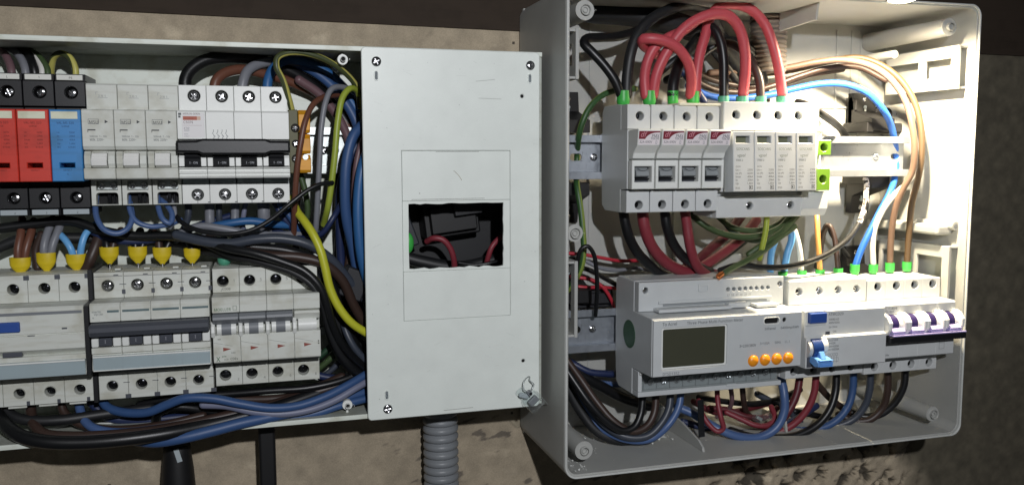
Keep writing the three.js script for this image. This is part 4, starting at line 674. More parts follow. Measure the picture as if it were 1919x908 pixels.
// four-pole breaker with lilac toggles
{
  const x0 = 481.4, p = 18.5, d = device('four_pole_breaker', 'white four-pole breaker with violet and white toggles at the right end of the lower rail', 'breaker', [x0, -139.4, 55]);
  for (let i = 0; i < 4; i++) {
    const a = x0 + i * p, b = a + p, c = a + p / 2 + 1.6;
    part('pole_housing', prof([[56, -105], [60, -102.4], [90, -102.6], [90, -119.2], [115, -119.6], [116.4, -121], [116.4, -128], [112, -129], [110, -134], [110, -146], [116.4, -149], [116.4, -164], [115, -165], [90, -165.4], [90, -181.8], [60, -181.6], [56, -176], [55, -157], [55, -122]], a + 0.05, b - 0.05, 0.3), mats.device, d);
    terminal(d, a, b, -119, -102.8, 98.5, c, -107.9, 3.6, { fill: 0.8, depth: 4, m: mats.device, dark: 1, slotted: 1 });
    terminal(d, a, b, -181.6, -168, 98.5, c, -175.8, 3.6, { fill: 0.8, depth: 4, m: mats.device, dark: 1 });
    part('shelf', box(a + 0.1, -167.9, 90.2, b - 0.1, -165.2, 97, 0.3), mats.midGrey, d);
    for (const s of [0, 1]) part('cheek', prof([[110, -127.6], [119, -126.4], [124, -128.4], [127.4, -133], [127, -139], [122, -144.6], [110, -146]], s ? b - 3.2 : a - 0.2, s ? b + 0.2 : a + 3.2, 0.7), mats.glossWhite, d);
    part('toggle_roll', cylX(b - 6.6, b - 3.3, -136.4, 116.4, 7.8), mats.glossWhite, d);
    part('toggle', cylX(a + 3.4, b - 6.8, -136, 116.2, 7.6), mats.purple, d);
    part('toggle_lever', prof([[116, -137], [125, -138], [127.8, -140], [127.4, -142.6], [116, -143]], a + 3.3, b - 3.3, 0.5), mats.lilac, d);
    part('state_mark', box(a + 8, -151.8, 116, a + 13.6, -149.6, 116.8, 0.1), mats.darkGrey, d);
  }
  part('handle_tie', [box(x0 + 0.2, -149.2, 116.5, x0 + 4 * p + 0.6, -144.2, 128.5, 0.6), box(x0 + 0.2, -148.8, 116.5, x0 + 3.4, -141.6, 123, 0.6)], mats.black, d);
  part('tie_strip', box(x0 + 3, -144.1, 122, x0 + 4 * p + 0.8, -142.9, 128.6, 0.3), mats.lilac, d);
  print(d, 'mcb_top', x0 + 1, -127.8, x0 + 22, -120.2, 116.4, (g) => { T(g, 'KC11-40/4', 1.4, 2.4, 2.8, '#4a4c4b', { w: 13.6 }); T(g, '20A 4p/C', 1.8, 5.8, 2.5, '#5d5f60', { w: 11 }); });
  print(d, 'mcb_low', x0 + 0.6, -164.4, x0 + 12, -152, 116.4, (g) => { T(g, 'C20', 1.2, 2, 2.6, '#44484a'); T(g, '6kA', 1.2, 6.2, 2.2, '#5a5e60', { font: 'bold sans-serif' }); T(g, 'P2008e', 1.2, 9.8, 2.3, '#55595b', { font: 'bold sans-serif', w: 8.4 }); });
  print(d, 'mcb_mark', x0 + 58, -161, x0 + 66, -151, 116.4, (g) => { g.strokeStyle = '#9da0a0'; g.lineWidth = 0.3; g.strokeRect(1, 1, 5, 7.6); g.beginPath(); g.moveTo(1, 3.6); g.lineTo(6, 3.6); g.stroke(); });
}

// ---------- wires of the left box ----------
// over the upper row
wire('thick black wire entering the top of the black-handled breaker', 'black', 4.3, [[-44.8, 45.1, 46], [-45.3, 52.5, 45], [-42, 60.1, 43], [-32.1, 67.6, 40], [-17.2, 70.7, 36], [2.8, 70.1, 30], [25.3, 63.6, 24], [48.5, 48.9, 18], [68.1, 25.2, 16], [74.4, -2.5, 20]]);
wire('thick brown wire rising from the second pole of the black-handled breaker', 'brown', 3.6, [[-26.6, 44.7, 46], [-25, 53, 45], [-19.9, 58.5, 42], [-8.4, 62.4, 36], [9.9, 59.8, 28], [32.9, 53.2, 20], [56.4, 39.6, 16], [71.7, 15.8, 18], [75.6, -10.6, 22]]);
wire('thick grey wire rising from the third pole of the black-handled breaker', 'grey', 3.5, [[-8.1, 45.1, 46], [-6.4, 54.1, 45], [-2.6, 62, 41], [10.2, 68.5, 32], [33.1, 70, 24], [56.5, 60.8, 20], [74.8, 41.8, 24]]);
wire('thick blue wire rising from the last pole of the black-handled breaker', 'blue', 3.4, [[9.3, 45.4, 46], [10.3, 54.5, 45], [14.3, 63.2, 41], [24.4, 70.5, 32], [44.5, 67.8, 26], [60, 57.4, 24], [74.2, 35.6, 28]]);
wire('blue wire crossing diagonally under the top screw post', 'midBlue', 3.6, [[17.8, 65.3, 20], [33.2, 67.9, 22], [50.2, 58.7, 25], [63.3, 44.5, 28], [73.8, 24.7, 30], [76.5, -2.5, 30]]);
wire('dark blue wire behind the looping earth wire', 'navy', 3.4, [[25.7, 64.6, 14], [45, 54.7, 14], [62.3, 36, 16], [69.7, 5.7, 16], [68.7, -43.6, 16], [69.7, -93.7, 16], [77.1, -127.5, 18]]);
wire('red brown wire lying low behind the grey loop', 'mauve', 3.4, [[32.5, 56.3, 30], [47.9, 46, 26], [63.5, 24.9, 22], [71.2, 1.6, 20], [71.3, -35.2, 20]]);
wire('pale earth wire looping high over the yellow terminal block', 'gyPale', 2.1, [[26, 30.7, 60], [23.6, 40.3, 65], [19.8, 52.7, 69], [15.8, 61.1, 71], [16.3, 67.3, 70], [21.4, 70.9, 68], [31.9, 72.2, 66], [46.6, 69.3, 63], [60.9, 61.7, 58], [72.3, 50.7, 48], [75.3, 36.9, 40]], { turn: -0.03, twist: 0.55 });
wire('bright green yellow earth wire running straight down beside the blue bundle', 'yellowGreen', 2.3, [[76.1, 40.8, 40], [72.3, 48, 48], [66.5, 48.8, 56], [61, 42.4, 60], [57, 26, 63], [54.2, 1.5, 64], [51.1, -21.2, 63], [48.8, -35.8, 60], [46.5, -49.1, 46]]);
wire('thin grey wire bending down across the bare rail', 'grey', 2.1, [[73.4, 46.8, 38], [63.7, 50.3, 46], [54.2, 48.7, 54], [49.2, 39.3, 58], [45.6, 21.1, 60], [44, 1.5, 60], [42.5, -21.3, 58], [40.8, -48.5, 52], [39.5, -69.2, 40]]);
wire('thin brown wire bending down across the yellow terminal block', 'brown', 2.1, [[59.5, 45.5, 36], [48.2, 42.7, 52], [40, 36.7, 62], [34.2, 25.2, 68], [30.5, 9.6, 70], [27.5, -9.6, 68], [25.7, -32.3, 62], [25, -56.4, 46]]);
wire('yellow earth wire crossing the gap between both breaker rows', 'yellow', 3.0, [[25, -30.1, 44], [27, -38.1, 54], [31.9, -45.2, 64], [37.2, -53.9, 70], [41.9, -65.1, 73], [44.9, -78, 74], [47.9, -92.6, 74], [53.5, -105.9, 74], [62.4, -118.2, 73], [76.4, -129.2, 69]]);
wire('thin black wire sweeping up from under the upper breakers to the grey wire', 'black', 1.6, [[-58.4, -28.5, 50], [-54.6, -38.4, 58], [-46.8, -46.1, 66], [-31.6, -51.1, 72], [-17.7, -52, 75], [-4.4, -49.7, 76], [8.5, -43, 76], [22.7, -31.5, 76], [34.9, -22.5, 74], [43.1, -19, 72], [51.5, -18.1, 68]]);
wire('navy wire dipping beside the lower yellow earth wire', 'navy', 2.1, [[6.6, -50.6, 34], [21.4, -56.6, 42], [34.6, -59, 50], [44.9, -54.5, 56], [52.5, -43.7, 58], [59.6, -33.5, 50]]);
wire('broad bright blue wire nearest the edge of the cover plate', 'blue', 3.7, [[83.2, 12.3, 54], [77.3, 3.4, 63], [72.4, -9.9, 67], [69.7, -28.9, 68], [69.3, -48, 68], [71.3, -70.7, 66], [76.7, -92, 60], [83, -105.5, 52]]);
wire('broad dark blue wire at the left of the blue bundle', 'midBlue', 3.8, [[84.5, 25.8, 46], [75.5, 23, 56], [67.9, 15.2, 61], [62.8, -0.8, 63], [61, -21.4, 62], [62, -44, 58], [66.5, -64.9, 52], [71.3, -89.7, 46]]);
wire('mauve wire between the two broad blue wires', 'mauve', 2.3, [[83.9, 18, 44], [75.7, 11.6, 52], [70.9, -2.4, 55], [68.7, -21.7, 54], [68.1, -45.6, 48], [67.6, -70.2, 40]]);
wire('second mauve wire deep in the blue bundle', 'darkBrown', 2.4, [[80.8, -2.5, 40], [75.1, -14.3, 40], [71.5, -34.2, 40], [68.3, -58.5, 36], [63.2, -91.3, 32], [63.5, -124.5, 30], [79.3, -150.6, 30]]);
wire('deep blue wire at the back of the bundle', 'navy', 3.2, [[82.5, 21.6, 30], [71.2, 5.5, 36], [61.2, -18.3, 36], [59.2, -50.3, 34], [60.4, -83.2, 30], [63.8, -112.1, 30]]);
wire('black wire hanging behind the blue bundle', 'softBlack', 3.6, [[64.6, 26.2, 10], [61.1, -14.8, 12], [60.9, -56, 14], [57.2, -101.5, 16], [60.1, -143, 20], [79.6, -177.5, 24]]);
// over the surge arrester
for (const [n, m, r, pts] of [
  ['mauve wire dropping into the surge arrester at the picture edge', 'mauve', 2.6, [[-151.9, 50.7, 46], [-152.4, 57.7, 45], [-156.2, 66, 38], [-162.2, 71.8, 28], [-170.4, 74.6, 20]]],
  ['grey wire dropping into the surge arrester left of the green one', 'grey', 2.6, [[-143.8, 50.9, 46], [-144.2, 58.6, 45], [-148.6, 66.9, 38], [-156.9, 72.9, 26], [-167.7, 76.4, 18]]],
  ['dark green wire over the red cartridge of the surge arrester', 'green', 2.2, [[-131.1, 51.2, 46], [-131, 57.6, 45], [-133.9, 63.4, 42], [-140.4, 69.7, 34], [-150.2, 74.1, 24]]],
  ['white wire beside the dark green one over the surge arrester', 'white', 2.0, [[-134.3, 51.1, 46], [-134.1, 58.2, 45], [-137.4, 64.9, 40], [-145.7, 71.4, 30], [-157.5, 75, 20]]],
  ['black wire over the middle of the surge arrester', 'black', 3, [[-138.3, 51.1, 45], [-139.4, 59.6, 44], [-143.3, 68, 36], [-151.7, 73.8, 26], [-161.1, 77.3, 18]]],
]) wire(n, m, r, pts);
wire('earth wire curling over the blue cartridge socket', 'gyPale', 2.2, [[-114, 51.6, 46], [-114, 59.3, 46], [-117.2, 66.5, 44], [-123, 69.6, 40], [-128.1, 67.7, 36], [-131.7, 59.7, 30], [-132.9, 53, 24]], { turn: 0.1, twist: 0.5 });
// loops under the three slim breakers
wire('blue loop hanging between the first two slim breakers', 'steelBlue', 1.9, [[-103.2, -25.3, 56], [-103.3, -33.6, 62], [-101.5, -41.1, 67], [-96.8, -47.7, 70], [-89.5, -50.1, 70], [-83.4, -47.2, 68], [-80.7, -40.4, 64], [-82.6, -30.7, 56]]);
wire('blue wire leaving the middle slim breaker to the right', 'steelBlue', 1.8, [[-83.4, -26.3, 56], [-82, -35.4, 62], [-78.3, -42.5, 65], [-69.8, -46.3, 65], [-59.3, -45.7, 62], [-50.9, -43.1, 56]]);
wire('blue loop under the slim breaker beside the black bar', 'steelBlue', 1.9, [[-65.2, -25.9, 56], [-64, -35.1, 62], [-60.9, -42.1, 66], [-56.9, -44.4, 66], [-55.6, -38.8, 63], [-59.2, -32.5, 58], [-63.5, -28.9, 54]]);
wire('grey loop under the slim breaker beside the black bar', 'grey', 1.5, [[-58, -26.8, 54], [-54.5, -34, 58], [-54.6, -42, 60], [-57.7, -47.9, 58]]);
wire('dark blue wire lying behind the loops under the slim breakers', 'navy', 2.6, [[-116.7, -45.6, 40], [-99.8, -55.3, 44], [-79.2, -57.9, 46], [-58.5, -54.2, 44], [-37.3, -47.5, 40], [-19.2, -42.6, 34]]);
// between the rows
wire('thick black wire lying along the top of the middle gap', 'black', 3.4, [[-172, -47.8, 40], [-146.3, -44.9, 40], [-122.9, -43.1, 42], [-102.6, -49.9, 46], [-82.2, -54, 48], [-57.8, -54.3, 52], [-29.7, -58.3, 58], [-4.9, -62.6, 60], [20.4, -66.3, 62], [38.6, -73.6, 64], [49.6, -90.5, 62], [57.1, -115.1, 58], [68.1, -140.9, 52], [81.9, -165.2, 40]]);
wire('thick black wire sagging behind the yellow sleeves', 'softBlack', 3.8, [[-175.4, -63.1, 30], [-155.6, -55.7, 30], [-132.4, -55.6, 30], [-112.2, -56.2, 30], [-87.9, -58.2, 32], [-56.1, -60.5, 34], [-19.7, -69.5, 48], [9.4, -71.9, 56], [31.4, -78.7, 58], [46.2, -97.1, 56], [57.5, -128.6, 50], [81.9, -161, 40]]);
wire('slate wire arching over the right end of the lower row', 'slate', 3.4, [[-54, -53.3, 56], [-36.4, -57.7, 62], [-18.9, -59.4, 66], [-1.1, -56.7, 69], [16.8, -56.7, 70], [34.1, -61.4, 70], [49.7, -73, 66], [63.8, -90.9, 58], [82, -114.5, 46]]);
wire('dark brown wire under the slate wire', 'darkBrown', 3.6, [[-33.5, -57.4, 50], [-17, -63, 60], [5.7, -68.4, 66], [27.4, -70.4, 68], [44.3, -75.6, 68], [57.1, -88.2, 64], [66.5, -109.3, 58], [82.9, -138.7, 48]]);
wire('glossy black wire crossing the last terminal of the green-lettered breaker', 'black', 3.0, [[-54.8, -52.7, 46], [-38.1, -56.7, 56], [-21, -62.1, 68], [-3.5, -65.7, 74], [15.4, -72, 77], [30.3, -79, 79], [40.1, -89.8, 80], [45.1, -104, 78], [50.3, -122.1, 73], [59.6, -139.8, 66], [81.9, -164.7, 52]]);
wire('black wire following the glossy one towards the cover plate', 'softBlack', 2.6, [[-40.9, -58.3, 46], [-19.4, -67.6, 58], [2, -73.3, 68], [22.5, -80.1, 74], [35.2, -89.3, 77], [42.3, -103.5, 76], [47.5, -124.8, 70], [57.6, -146.8, 62], [82.4, -169.9, 48]]);
wire('pale grey wire lying under the black-handled breaker', 'grey', 2.6, [[-54.5, -53.8, 50], [-39.3, -47.9, 54], [-23.8, -49.7, 56], [-8.2, -53.1, 56], [10, -55.5, 52], [28.9, -55.9, 44]]);
wire('light blue wire resting on the pale grey wire', 'blue', 2.8, [[-37.2, -50.3, 44], [-18.9, -46.6, 48], [-4.4, -45.4, 48], [10.3, -48.2, 46], [27.7, -50.7, 40], [44.8, -58, 34]]);
for (const [n, m, r, pts] of [
  ['grey wire leaving the first pole of the black-handled breaker downwards', 'slate', 2.4, [[-46.4, -31.9, 44], [-46.7, -40.2, 44], [-49.3, -48.6, 42], [-55.7, -58.6, 38]]],
  ['pale grey cable end under the second pole of the black-handled breaker', 'grey', 3.4, [[-32.3, -32.3, 42], [-32.6, -39.9, 42], [-32.8, -46.7, 42], [-35.5, -55.4, 38]]],
  ['slate wire beside the pale cable end under the black-handled breaker', 'slate', 2.2, [[-25.9, -33.2, 42], [-26.2, -41.5, 42], [-25.8, -49.3, 40], [-23.3, -58.2, 36]]],
  ['grey cable end under the third pole of the black-handled breaker', 'grey', 3.0, [[-15, -32.6, 42], [-15.3, -40.2, 42], [-15.5, -47.9, 42], [-14.4, -56, 38]]],
  ['thin lilac wire under the third pole of the black-handled breaker', 'lilac', 1.8, [[-7.7, -32.7, 42], [-9.4, -41.1, 42], [-10.4, -48.2, 40], [-8.5, -56.3, 36]]],
  ['thick grey cable end under the last pole of the black-handled breaker', 'grey', 4.6, [[4.8, -33.8, 40], [4.6, -41.6, 40], [5.1, -48.7, 38], [6.5, -56.9, 34]]],
  ['dark blue wire fanning out under the last pole of the black-handled breaker', 'navy', 2.3, [[13, -33.8, 42], [17.9, -43.1, 44], [23.8, -52, 42], [29.1, -63.7, 36]]],
  ['royal blue wire fanning out under the last pole of the black-handled breaker', 'midBlue', 2.2, [[15.9, -33.7, 46], [21.6, -41.4, 48], [26.7, -50.2, 46], [31.3, -59.5, 40]]],
  ['blue wire nearest the yellow terminal block, fanning out downwards', 'midBlue', 2.0, [[18.9, -33.8, 44], [26.3, -41, 44], [33.8, -51.6, 40], [36.9, -62.6, 34]]],
]) wire(n, m, r, pts);
wire('brown wire passing down behind the thin black wire', 'darkBrown', 2.6, [[30.2, -13.9, 40], [28.1, -33.3, 42], [26.2, -49.1, 40], [27.5, -69.5, 34], [36.5, -94.7, 28]]);
wire('olive wire going down from the yellow terminal block', 'green', 2.2, [[30.8, -12.3, 44], [34.2, -25.5, 44], [35.5, -40.5, 42], [31.5, -57.4, 36]]);
// yellow twin sleeves of the lower row
const twin = { twin: 1, pin: 1, name: 'wire_pair_with_ferrule', group: 'yellow twin ferrules above the lower left row' };
ferruled('brown wire pair in a yellow twin ferrule at the left edge', 'yellow', [-153.6, -77, 46], 6.6, 10.5, [['brown', 2.7, [[-154.9, -70.8, 46], [-154.4, -60.7, 46], [-153.2, -51, 42], [-153.9, -41.5, 34]]], ['brown', 2.7, [[-151.4, -70.9, 46], [-149.6, -60.9, 46], [-147.5, -51.9, 42], [-146.8, -43.1, 34]]]], twin);
ferruled('grey wire pair in a yellow twin ferrule', 'yellow', [-137.8, -75.8, 46], 6.2, 12, [['grey', 2.7, [[-139, -67.7, 46], [-138.6, -59.1, 46], [-137, -50.8, 42], [-134.9, -41.9, 34]]], ['grey', 2.7, [[-135.4, -67.9, 46], [-133.3, -58.5, 46], [-130.4, -49.5, 42], [-129, -41.3, 34]]]], twin);
ferruled('bright blue wire pair in a yellow twin ferrule', 'yellow', [-119.4, -76.1, 46], 6.6, 10.8, [['paleBlue', 2.3, [[-120.8, -69.1, 46], [-122, -61.6, 48], [-125.4, -55.8, 46], [-130.9, -51.1, 40]]], ['paleBlue', 2.3, [[-117.1, -69.3, 46], [-115.3, -59.6, 48], [-112.7, -51.8, 46], [-107.4, -45.8, 40]]]], twin);
ferruled('black wire pair in a yellow twin ferrule, leftmost above the toggled breaker', 'yellow', [-98.6, -72.1, 46], 6.3, 11, [['black', 2.7, [[-99.8, -63.2, 46], [-100.6, -57.5, 44], [-103.9, -52, 38]]], ['darkBrown', 2.7, [[-96.5, -63.3, 46], [-95.1, -56.9, 44], [-91.6, -50.8, 38]]]], twin);
ferruled('black wire pair in a yellow twin ferrule, second above the toggled breaker', 'yellow', [-80.5, -72.4, 46], 6.3, 11, [['black', 2.7, [[-81.9, -63.8, 46], [-81.5, -57.3, 44], [-79.2, -51.2, 38]]], ['black', 2.7, [[-78.1, -63.9, 46], [-76, -57.5, 44], [-71.6, -52.1, 38]]]], twin);
ferruled('brown and black wire pair in a yellow twin ferrule, third above the toggled breaker', 'yellow', [-64.7, -73.4, 46], 6.3, 11, [['darkBrown', 2.7, [[-66.4, -65.1, 46], [-67, -57.7, 44], [-70.2, -52.2, 38]]], ['black', 2.7, [[-62.6, -65.2, 46], [-59.4, -58.7, 44], [-54.1, -54.1, 38]]]], twin);
ferruled('black wire in a yellow twin ferrule, last above the toggled breaker', 'yellow', [-45, -73.8, 46], 5.7, 10, [['black', 2.8, [[-44.7, -66.6, 46], [-46.1, -60.6, 44], [-52, -54.9, 38]]]], twin);
ferruled('dark wire in a green ferrule above the green-lettered breaker', 'teal', [-23.7, -75.9, 44], 4.6, 8, [['black', 3, [[-23.5, -71.3, 44], [-21.9, -65.4, 42], [-16, -60, 36]]]]);
wire('thick black wire slanting down between the two lower devices', 'darkBrown', 3.8, [[-105, -53.3, 40], [-107.4, -61, 44], [-110.8, -69.5, 46], [-114.8, -76.9, 44]]);
wire('brown wire behind the brown wire pair', 'darkBrown', 3, [[-144.5, -74.1, 40], [-146.1, -63.5, 36], [-143.6, -53.1, 30]]);
// below the lower row
wire('thick black cable sagging over the bottom edge of the left box', 'black', 4.6, [[-178.6, -157.8, 50], [-171.9, -166.9, 56], [-164.1, -173.3, 66], [-153.3, -179.5, 76], [-137.3, -183.4, 82], [-115.6, -185.6, 84], [-89.9, -186, 84], [-63.8, -185.7, 80], [-36.9, -184.7, 72], [-8.5, -181.4, 66], [21.3, -176.3, 60], [52.6, -169, 52], [81.4, -160, 44]]);
wire('black cable curving at the lower left picture edge', 'softBlack', 3.6, [[-168.2, -164.5, 50], [-164.3, -169.6, 54], [-156.6, -173.5, 58], [-145.3, -175.4, 60], [-129.2, -176.1, 60], [-106.7, -175.6, 56], [-76.5, -174.9, 52]]);
wire('dark brown wire leaving the blue-button device downwards', 'darkBrown', 3.4, [[-151.6, -163.5, 48], [-150.6, -170.8, 54], [-147.5, -176.8, 62], [-139.9, -181.9, 69], [-123.9, -184, 73], [-97.8, -185.1, 74], [-68, -184.9, 72], [-40.4, -182, 70], [-15.7, -179.2, 66], [17.6, -175, 58], [57, -163.8, 48]]);
wire('brown wire under the right end of the blue-button device', 'darkBrown', 2.8, [[-133.6, -165, 48], [-131.2, -172.4, 52], [-125.4, -177.7, 56], [-116.3, -181.8, 60], [-96.2, -185.3, 62], [-68.9, -184.8, 62], [-41, -181.1, 60]]);
wire('slate blue wire under the right end of the blue-button device', 'steelBlue', 3.0, [[-122.3, -166, 48], [-120.3, -172.7, 54], [-116.8, -178, 60], [-110.1, -182, 66], [-95.1, -185.1, 70], [-71.6, -185.1, 70], [-47.6, -183.4, 68]]);
wire('light blue cable running along the bottom edge of the left box', 'midBlue', 4.0, [[-104.1, -189.2, 64], [-88.9, -190.8, 68], [-71.2, -191.9, 76], [-53.9, -190, 79], [-33.3, -187, 78], [-15.7, -184.3, 76], [2.3, -182.7, 73], [24.5, -180.3, 69], [51.5, -177.5, 62], [81.8, -173.7, 52]]);
wire('blue wire rising under the toggled breaker and dipping to the cover plate', 'midBlue', 3.1, [[-108.2, -165.6, 48], [-103.5, -171.2, 54], [-92.6, -174.2, 60], [-76.3, -173.9, 66], [-63.4, -168.6, 70], [-51.4, -164.3, 73], [-34, -165.2, 75], [-15.2, -170.3, 76], [4.3, -175, 76], [22.9, -175.7, 74], [41.8, -171.8, 71], [59.1, -165.9, 66], [81.5, -157.2, 56]]);
wire('lilac grey wire lying under the blue one below the green-lettered breaker', 'lilac', 2.7, [[-40.2, -171.2, 68], [-24.6, -172.4, 71], [-8.3, -177.1, 73], [9.6, -180.3, 74], [30.2, -179.7, 73], [49.3, -175.1, 70], [64.4, -168.7, 66], [81.9, -162.4, 58]]);
wire('second blue wire just above the lower screw post', 'midBlue', 3.0, [[-19.2, -175.4, 62], [9.6, -185.4, 66], [35.8, -184.6, 66], [55.1, -180.5, 64], [80.9, -177.8, 58]]);
wire('black wire hugging the underside of the green-lettered breaker', 'black', 2.6, [[-84.3, -174.1, 44], [-55.4, -168.7, 50], [-26.4, -168.5, 54], [2.9, -167.4, 58], [32.8, -166.9, 60], [56, -163.7, 58], [82.3, -156.2, 50]]);
wire('dark brown wire under the green-lettered breaker', 'darkBrown', 3.2, [[-41.4, -171, 46], [-12, -174.1, 52], [17.7, -173.9, 56], [48.3, -169.2, 56], [80.9, -159.1, 48]]);
wire('black wire bending over the knockout discs', 'black', 3.4, [[-71.6, -197.6, 40], [-73.2, -187.1, 48], [-70.6, -177.3, 56], [-62.6, -173.6, 58], [-48.1, -176.2, 56], [-27.1, -184.4, 50]]);
wire('blue wire low in the box under the toggled breaker', 'navy', 3.4, [[-115.8, -170.3, 40], [-105.4, -180.8, 44], [-84.5, -184.4, 46], [-59.9, -185, 46], [-27.3, -183.8, 44], [10.3, -184.2, 40]]);
wire('black wire curling down at the right of the lower row', 'black', 4.2, [[50.2, -97.1, 44], [48.4, -111.7, 52], [49.2, -126.5, 58], [54, -140.7, 60], [64, -155.4, 58], [82.8, -172.7, 50]]);
wire('slate wire curving inside the black curl', 'slate', 2.6, [[57.6, -116.2, 52], [59.9, -127.2, 58], [64.9, -138.2, 60], [73.5, -149.7, 58], [84.4, -160, 52]]);
wire('black wire behind the slate curve', 'softBlack', 3.6, [[67.3, -107.2, 36], [65, -122.8, 40], [69.4, -139.5, 40], [84.2, -156.3, 36]]);
for (const [n, m, k] of [['dark green wire slanting up, highest of three beside the lower row', 'darkGreen', 0], ['green wire slanting up, middle of three beside the lower row', 'green', 18], ['grey wire slanting up, lowest of three beside the lower row', 'slate', 34]]) {
  const lift = [[0, 0, 0], [0, 0, 0], [0, 0, 0]];
  if (k === 0) wire(n, m, 2.6, [[37.8, -153.5, 34], [48.2, -144.7, 36], [56.3, -137, 36], [63.9, -126.3, 34], [69.5, -112.4, 30]]);
  if (k === 18) wire(n, m, 2.4, [[39.1, -160.5, 36], [49.4, -151.5, 39], [57.5, -142.2, 39], [65.2, -130.1, 36], [71.6, -116.4, 32]]);
  if (k === 34) wire(n, m, 2.2, [[42, -166, 38], [52.3, -158.1, 40], [60.5, -147.9, 40], [69.7, -135.8, 38], [79.3, -124.7, 34]]);
}
wire('navy wire lying flat under the slanting green wires', 'navy', 2.8, [[26.5, -157, 40], [41.6, -162.8, 44], [57.1, -165.2, 46], [77.6, -162.7, 42]]);
// behind the window of the cover plate
wire('red wire arching inside the window of the cover plate', 'darkRed', 2.3, [[123.8, -64.2, 44], [127.5, -61.4, 50], [133.7, -62.2, 52], [139.4, -68, 52], [143.1, -77.4, 50], [145.2, -89.8, 44]]);
wire('short red wire in the right corner of the cover window', 'darkRed', 2.1, [[193, -58.2, 40], [180.2, -63.1, 48], [173.6, -69.3, 50], [170.7, -78.6, 48], [170.1, -90.5, 40]]);
wire('thin black wire along the foot of the cover window', 'black', 1.4, [[148.6, -81.6, 44], [160.4, -83.2, 48], [172.7, -81.8, 50], [191.1, -77.9, 46]]);
wire('black bundle wire low behind the cover window', 'softBlack', 5, [[94.5, -73.1, 20], [123.1, -82.1, 24], [152.8, -87.3, 26], [183.6, -82.4, 26], [216.5, -77, 22]]);

// ---------- wires of the enclosure ----------
// green ferrules of the fuse holders
const single = { group: 'green ferrules on top of the fuse holders' };
ferruled('pair of thick black wires in a green ferrule on the first fuse holder', 'green', [269.3, 39, 80], 5.0, 10.5, [
  ['black', 3.6, [[267.4, 46.2, 80], [262.1, 57.3, 80], [254.1, 68.4, 78], [244.9, 78.7, 75], [240.4, 84.4, 72], [242.9, 88.4, 69], [255.8, 90.6, 65], [273.9, 92.8, 60], [292.9, 99.2, 54], [312.3, 112, 46], [331.3, 125.1, 38]]],
  ['softBlack', 4.2, [[271.8, 46.3, 80], [272.5, 61.5, 80], [275, 77.5, 80], [281, 91.4, 78], [293.4, 103.7, 74], [312.5, 113.5, 68], [336, 119.2, 60], [357.9, 115.9, 50], [373.7, 102.5, 40]]]], {});
ferruled('pair of thick red wires in a green ferrule on the second fuse holder', 'green', [291, 39.3, 80], 5.0, 10.5, [
  ['red', 4.0, [[287.8, 46.6, 80], [286.7, 59.4, 80], [288.2, 72.1, 82], [293.3, 82.4, 84], [303, 89.1, 84], [316.7, 94.9, 80], [332.8, 103.5, 70]]],
  ['red', 4.2, [[294, 46.7, 80], [295.5, 61.1, 82], [299.7, 73, 84], [304.8, 82.5, 86], [312.5, 93.7, 88], [323.9, 102.6, 90], [338, 107.6, 92], [350.3, 106.4, 93], [359.8, 97.2, 93], [365.4, 82.2, 92], [367.6, 67, 90], [368.6, 48.4, 86]]]], {});
ferruled('single dark wire in a green ferrule on the third fuse holder', 'green', [310.9, 39.6, 80], 4.2, 10.5, [['black', 4.4, [[310.7, 47, 80], [312.5, 57.8, 78], [319.5, 69.9, 72], [332.9, 83, 62], [348.6, 96, 50]]]], {});
ferruled('pair of thick red wires in a green ferrule on the fourth fuse holder', 'green', [328.3, 39.5, 80], 5.0, 10.5, [
  ['red', 4.0, [[325.3, 47.2, 81], [323.3, 59.8, 86], [317.3, 72.1, 90], [307.1, 81.9, 92], [296.4, 86.2, 92], [285.9, 87.7, 90], [281.7, 87.3, 86], [285.4, 84.2, 80], [296.5, 80.7, 72], [311.5, 76.5, 62]]],
  ['red', 4.0, [[330.5, 47.3, 80], [331, 62.9, 80], [334, 79.4, 79], [338.9, 93.6, 78], [343.4, 106.3, 76], [350.7, 115.6, 76], [363.6, 118.3, 78], [377, 114.3, 81], [388.5, 103, 83], [395.5, 85.6, 85], [400.2, 68.2, 86], [403.8, 49.1, 86]]]], {});
for (const [n, u, runs] of [
  ['black wire arching into the first pole of the printed surge arrester', 0, [['black', 3.7, [[351.8, 44.8, 86], [351.4, 58.8, 86], [350.6, 75.1, 86], [348.6, 89.1, 84], [345.1, 98.4, 80], [340.2, 101.8, 72], [333.6, 98.3, 60]]]]],
  ['dark brown wire into the third sleeve of the printed surge arrester', 1, [['darkBrown', 3.4, [[384.5, 45.4, 86], [384.4, 58, 84], [381.8, 70.8, 80], [378.7, 81.6, 72], [375.1, 89.7, 60], [369.3, 92.7, 48]]]]],
]) ferruled(n, 'teal', u ? [384.6, 40.4, 86] : [351.4, 39.9, 86], 4.4, 6.5, runs, {});
for (const [n, p] of [['teal ferrule of the nearer red arch on the printed surge arrester', [367.9, 40.1, 86]], ['teal ferrule of the farther red arch on the printed surge arrester', [404, 40.7, 86]]]) { const f = thing('end_sleeve', n, 'ferrule', p); part('collar', sleeveGeo(4.8, 6.5), mats.teal, f); part('crimp', new THREE.CylinderGeometry(1.6, 1.6, 6, 12).translate(0, -3, 0), mats.steel, f); }
const blk = thing('wire_bundle_tube', 'black corrugated tube lying under the roof of the enclosure', 'tube', [305.7, 114.1, 30]);
part('tube', tube(rel([[263.5, 116.5, 30], [295.3, 115.1, 32], [322.9, 110.8, 34], [358.3, 103, 32], [386, 91.3, 28], [404.4, 74.3, 24]], [305.7, 114.1, 30]), 10), W.softBlack, blk);
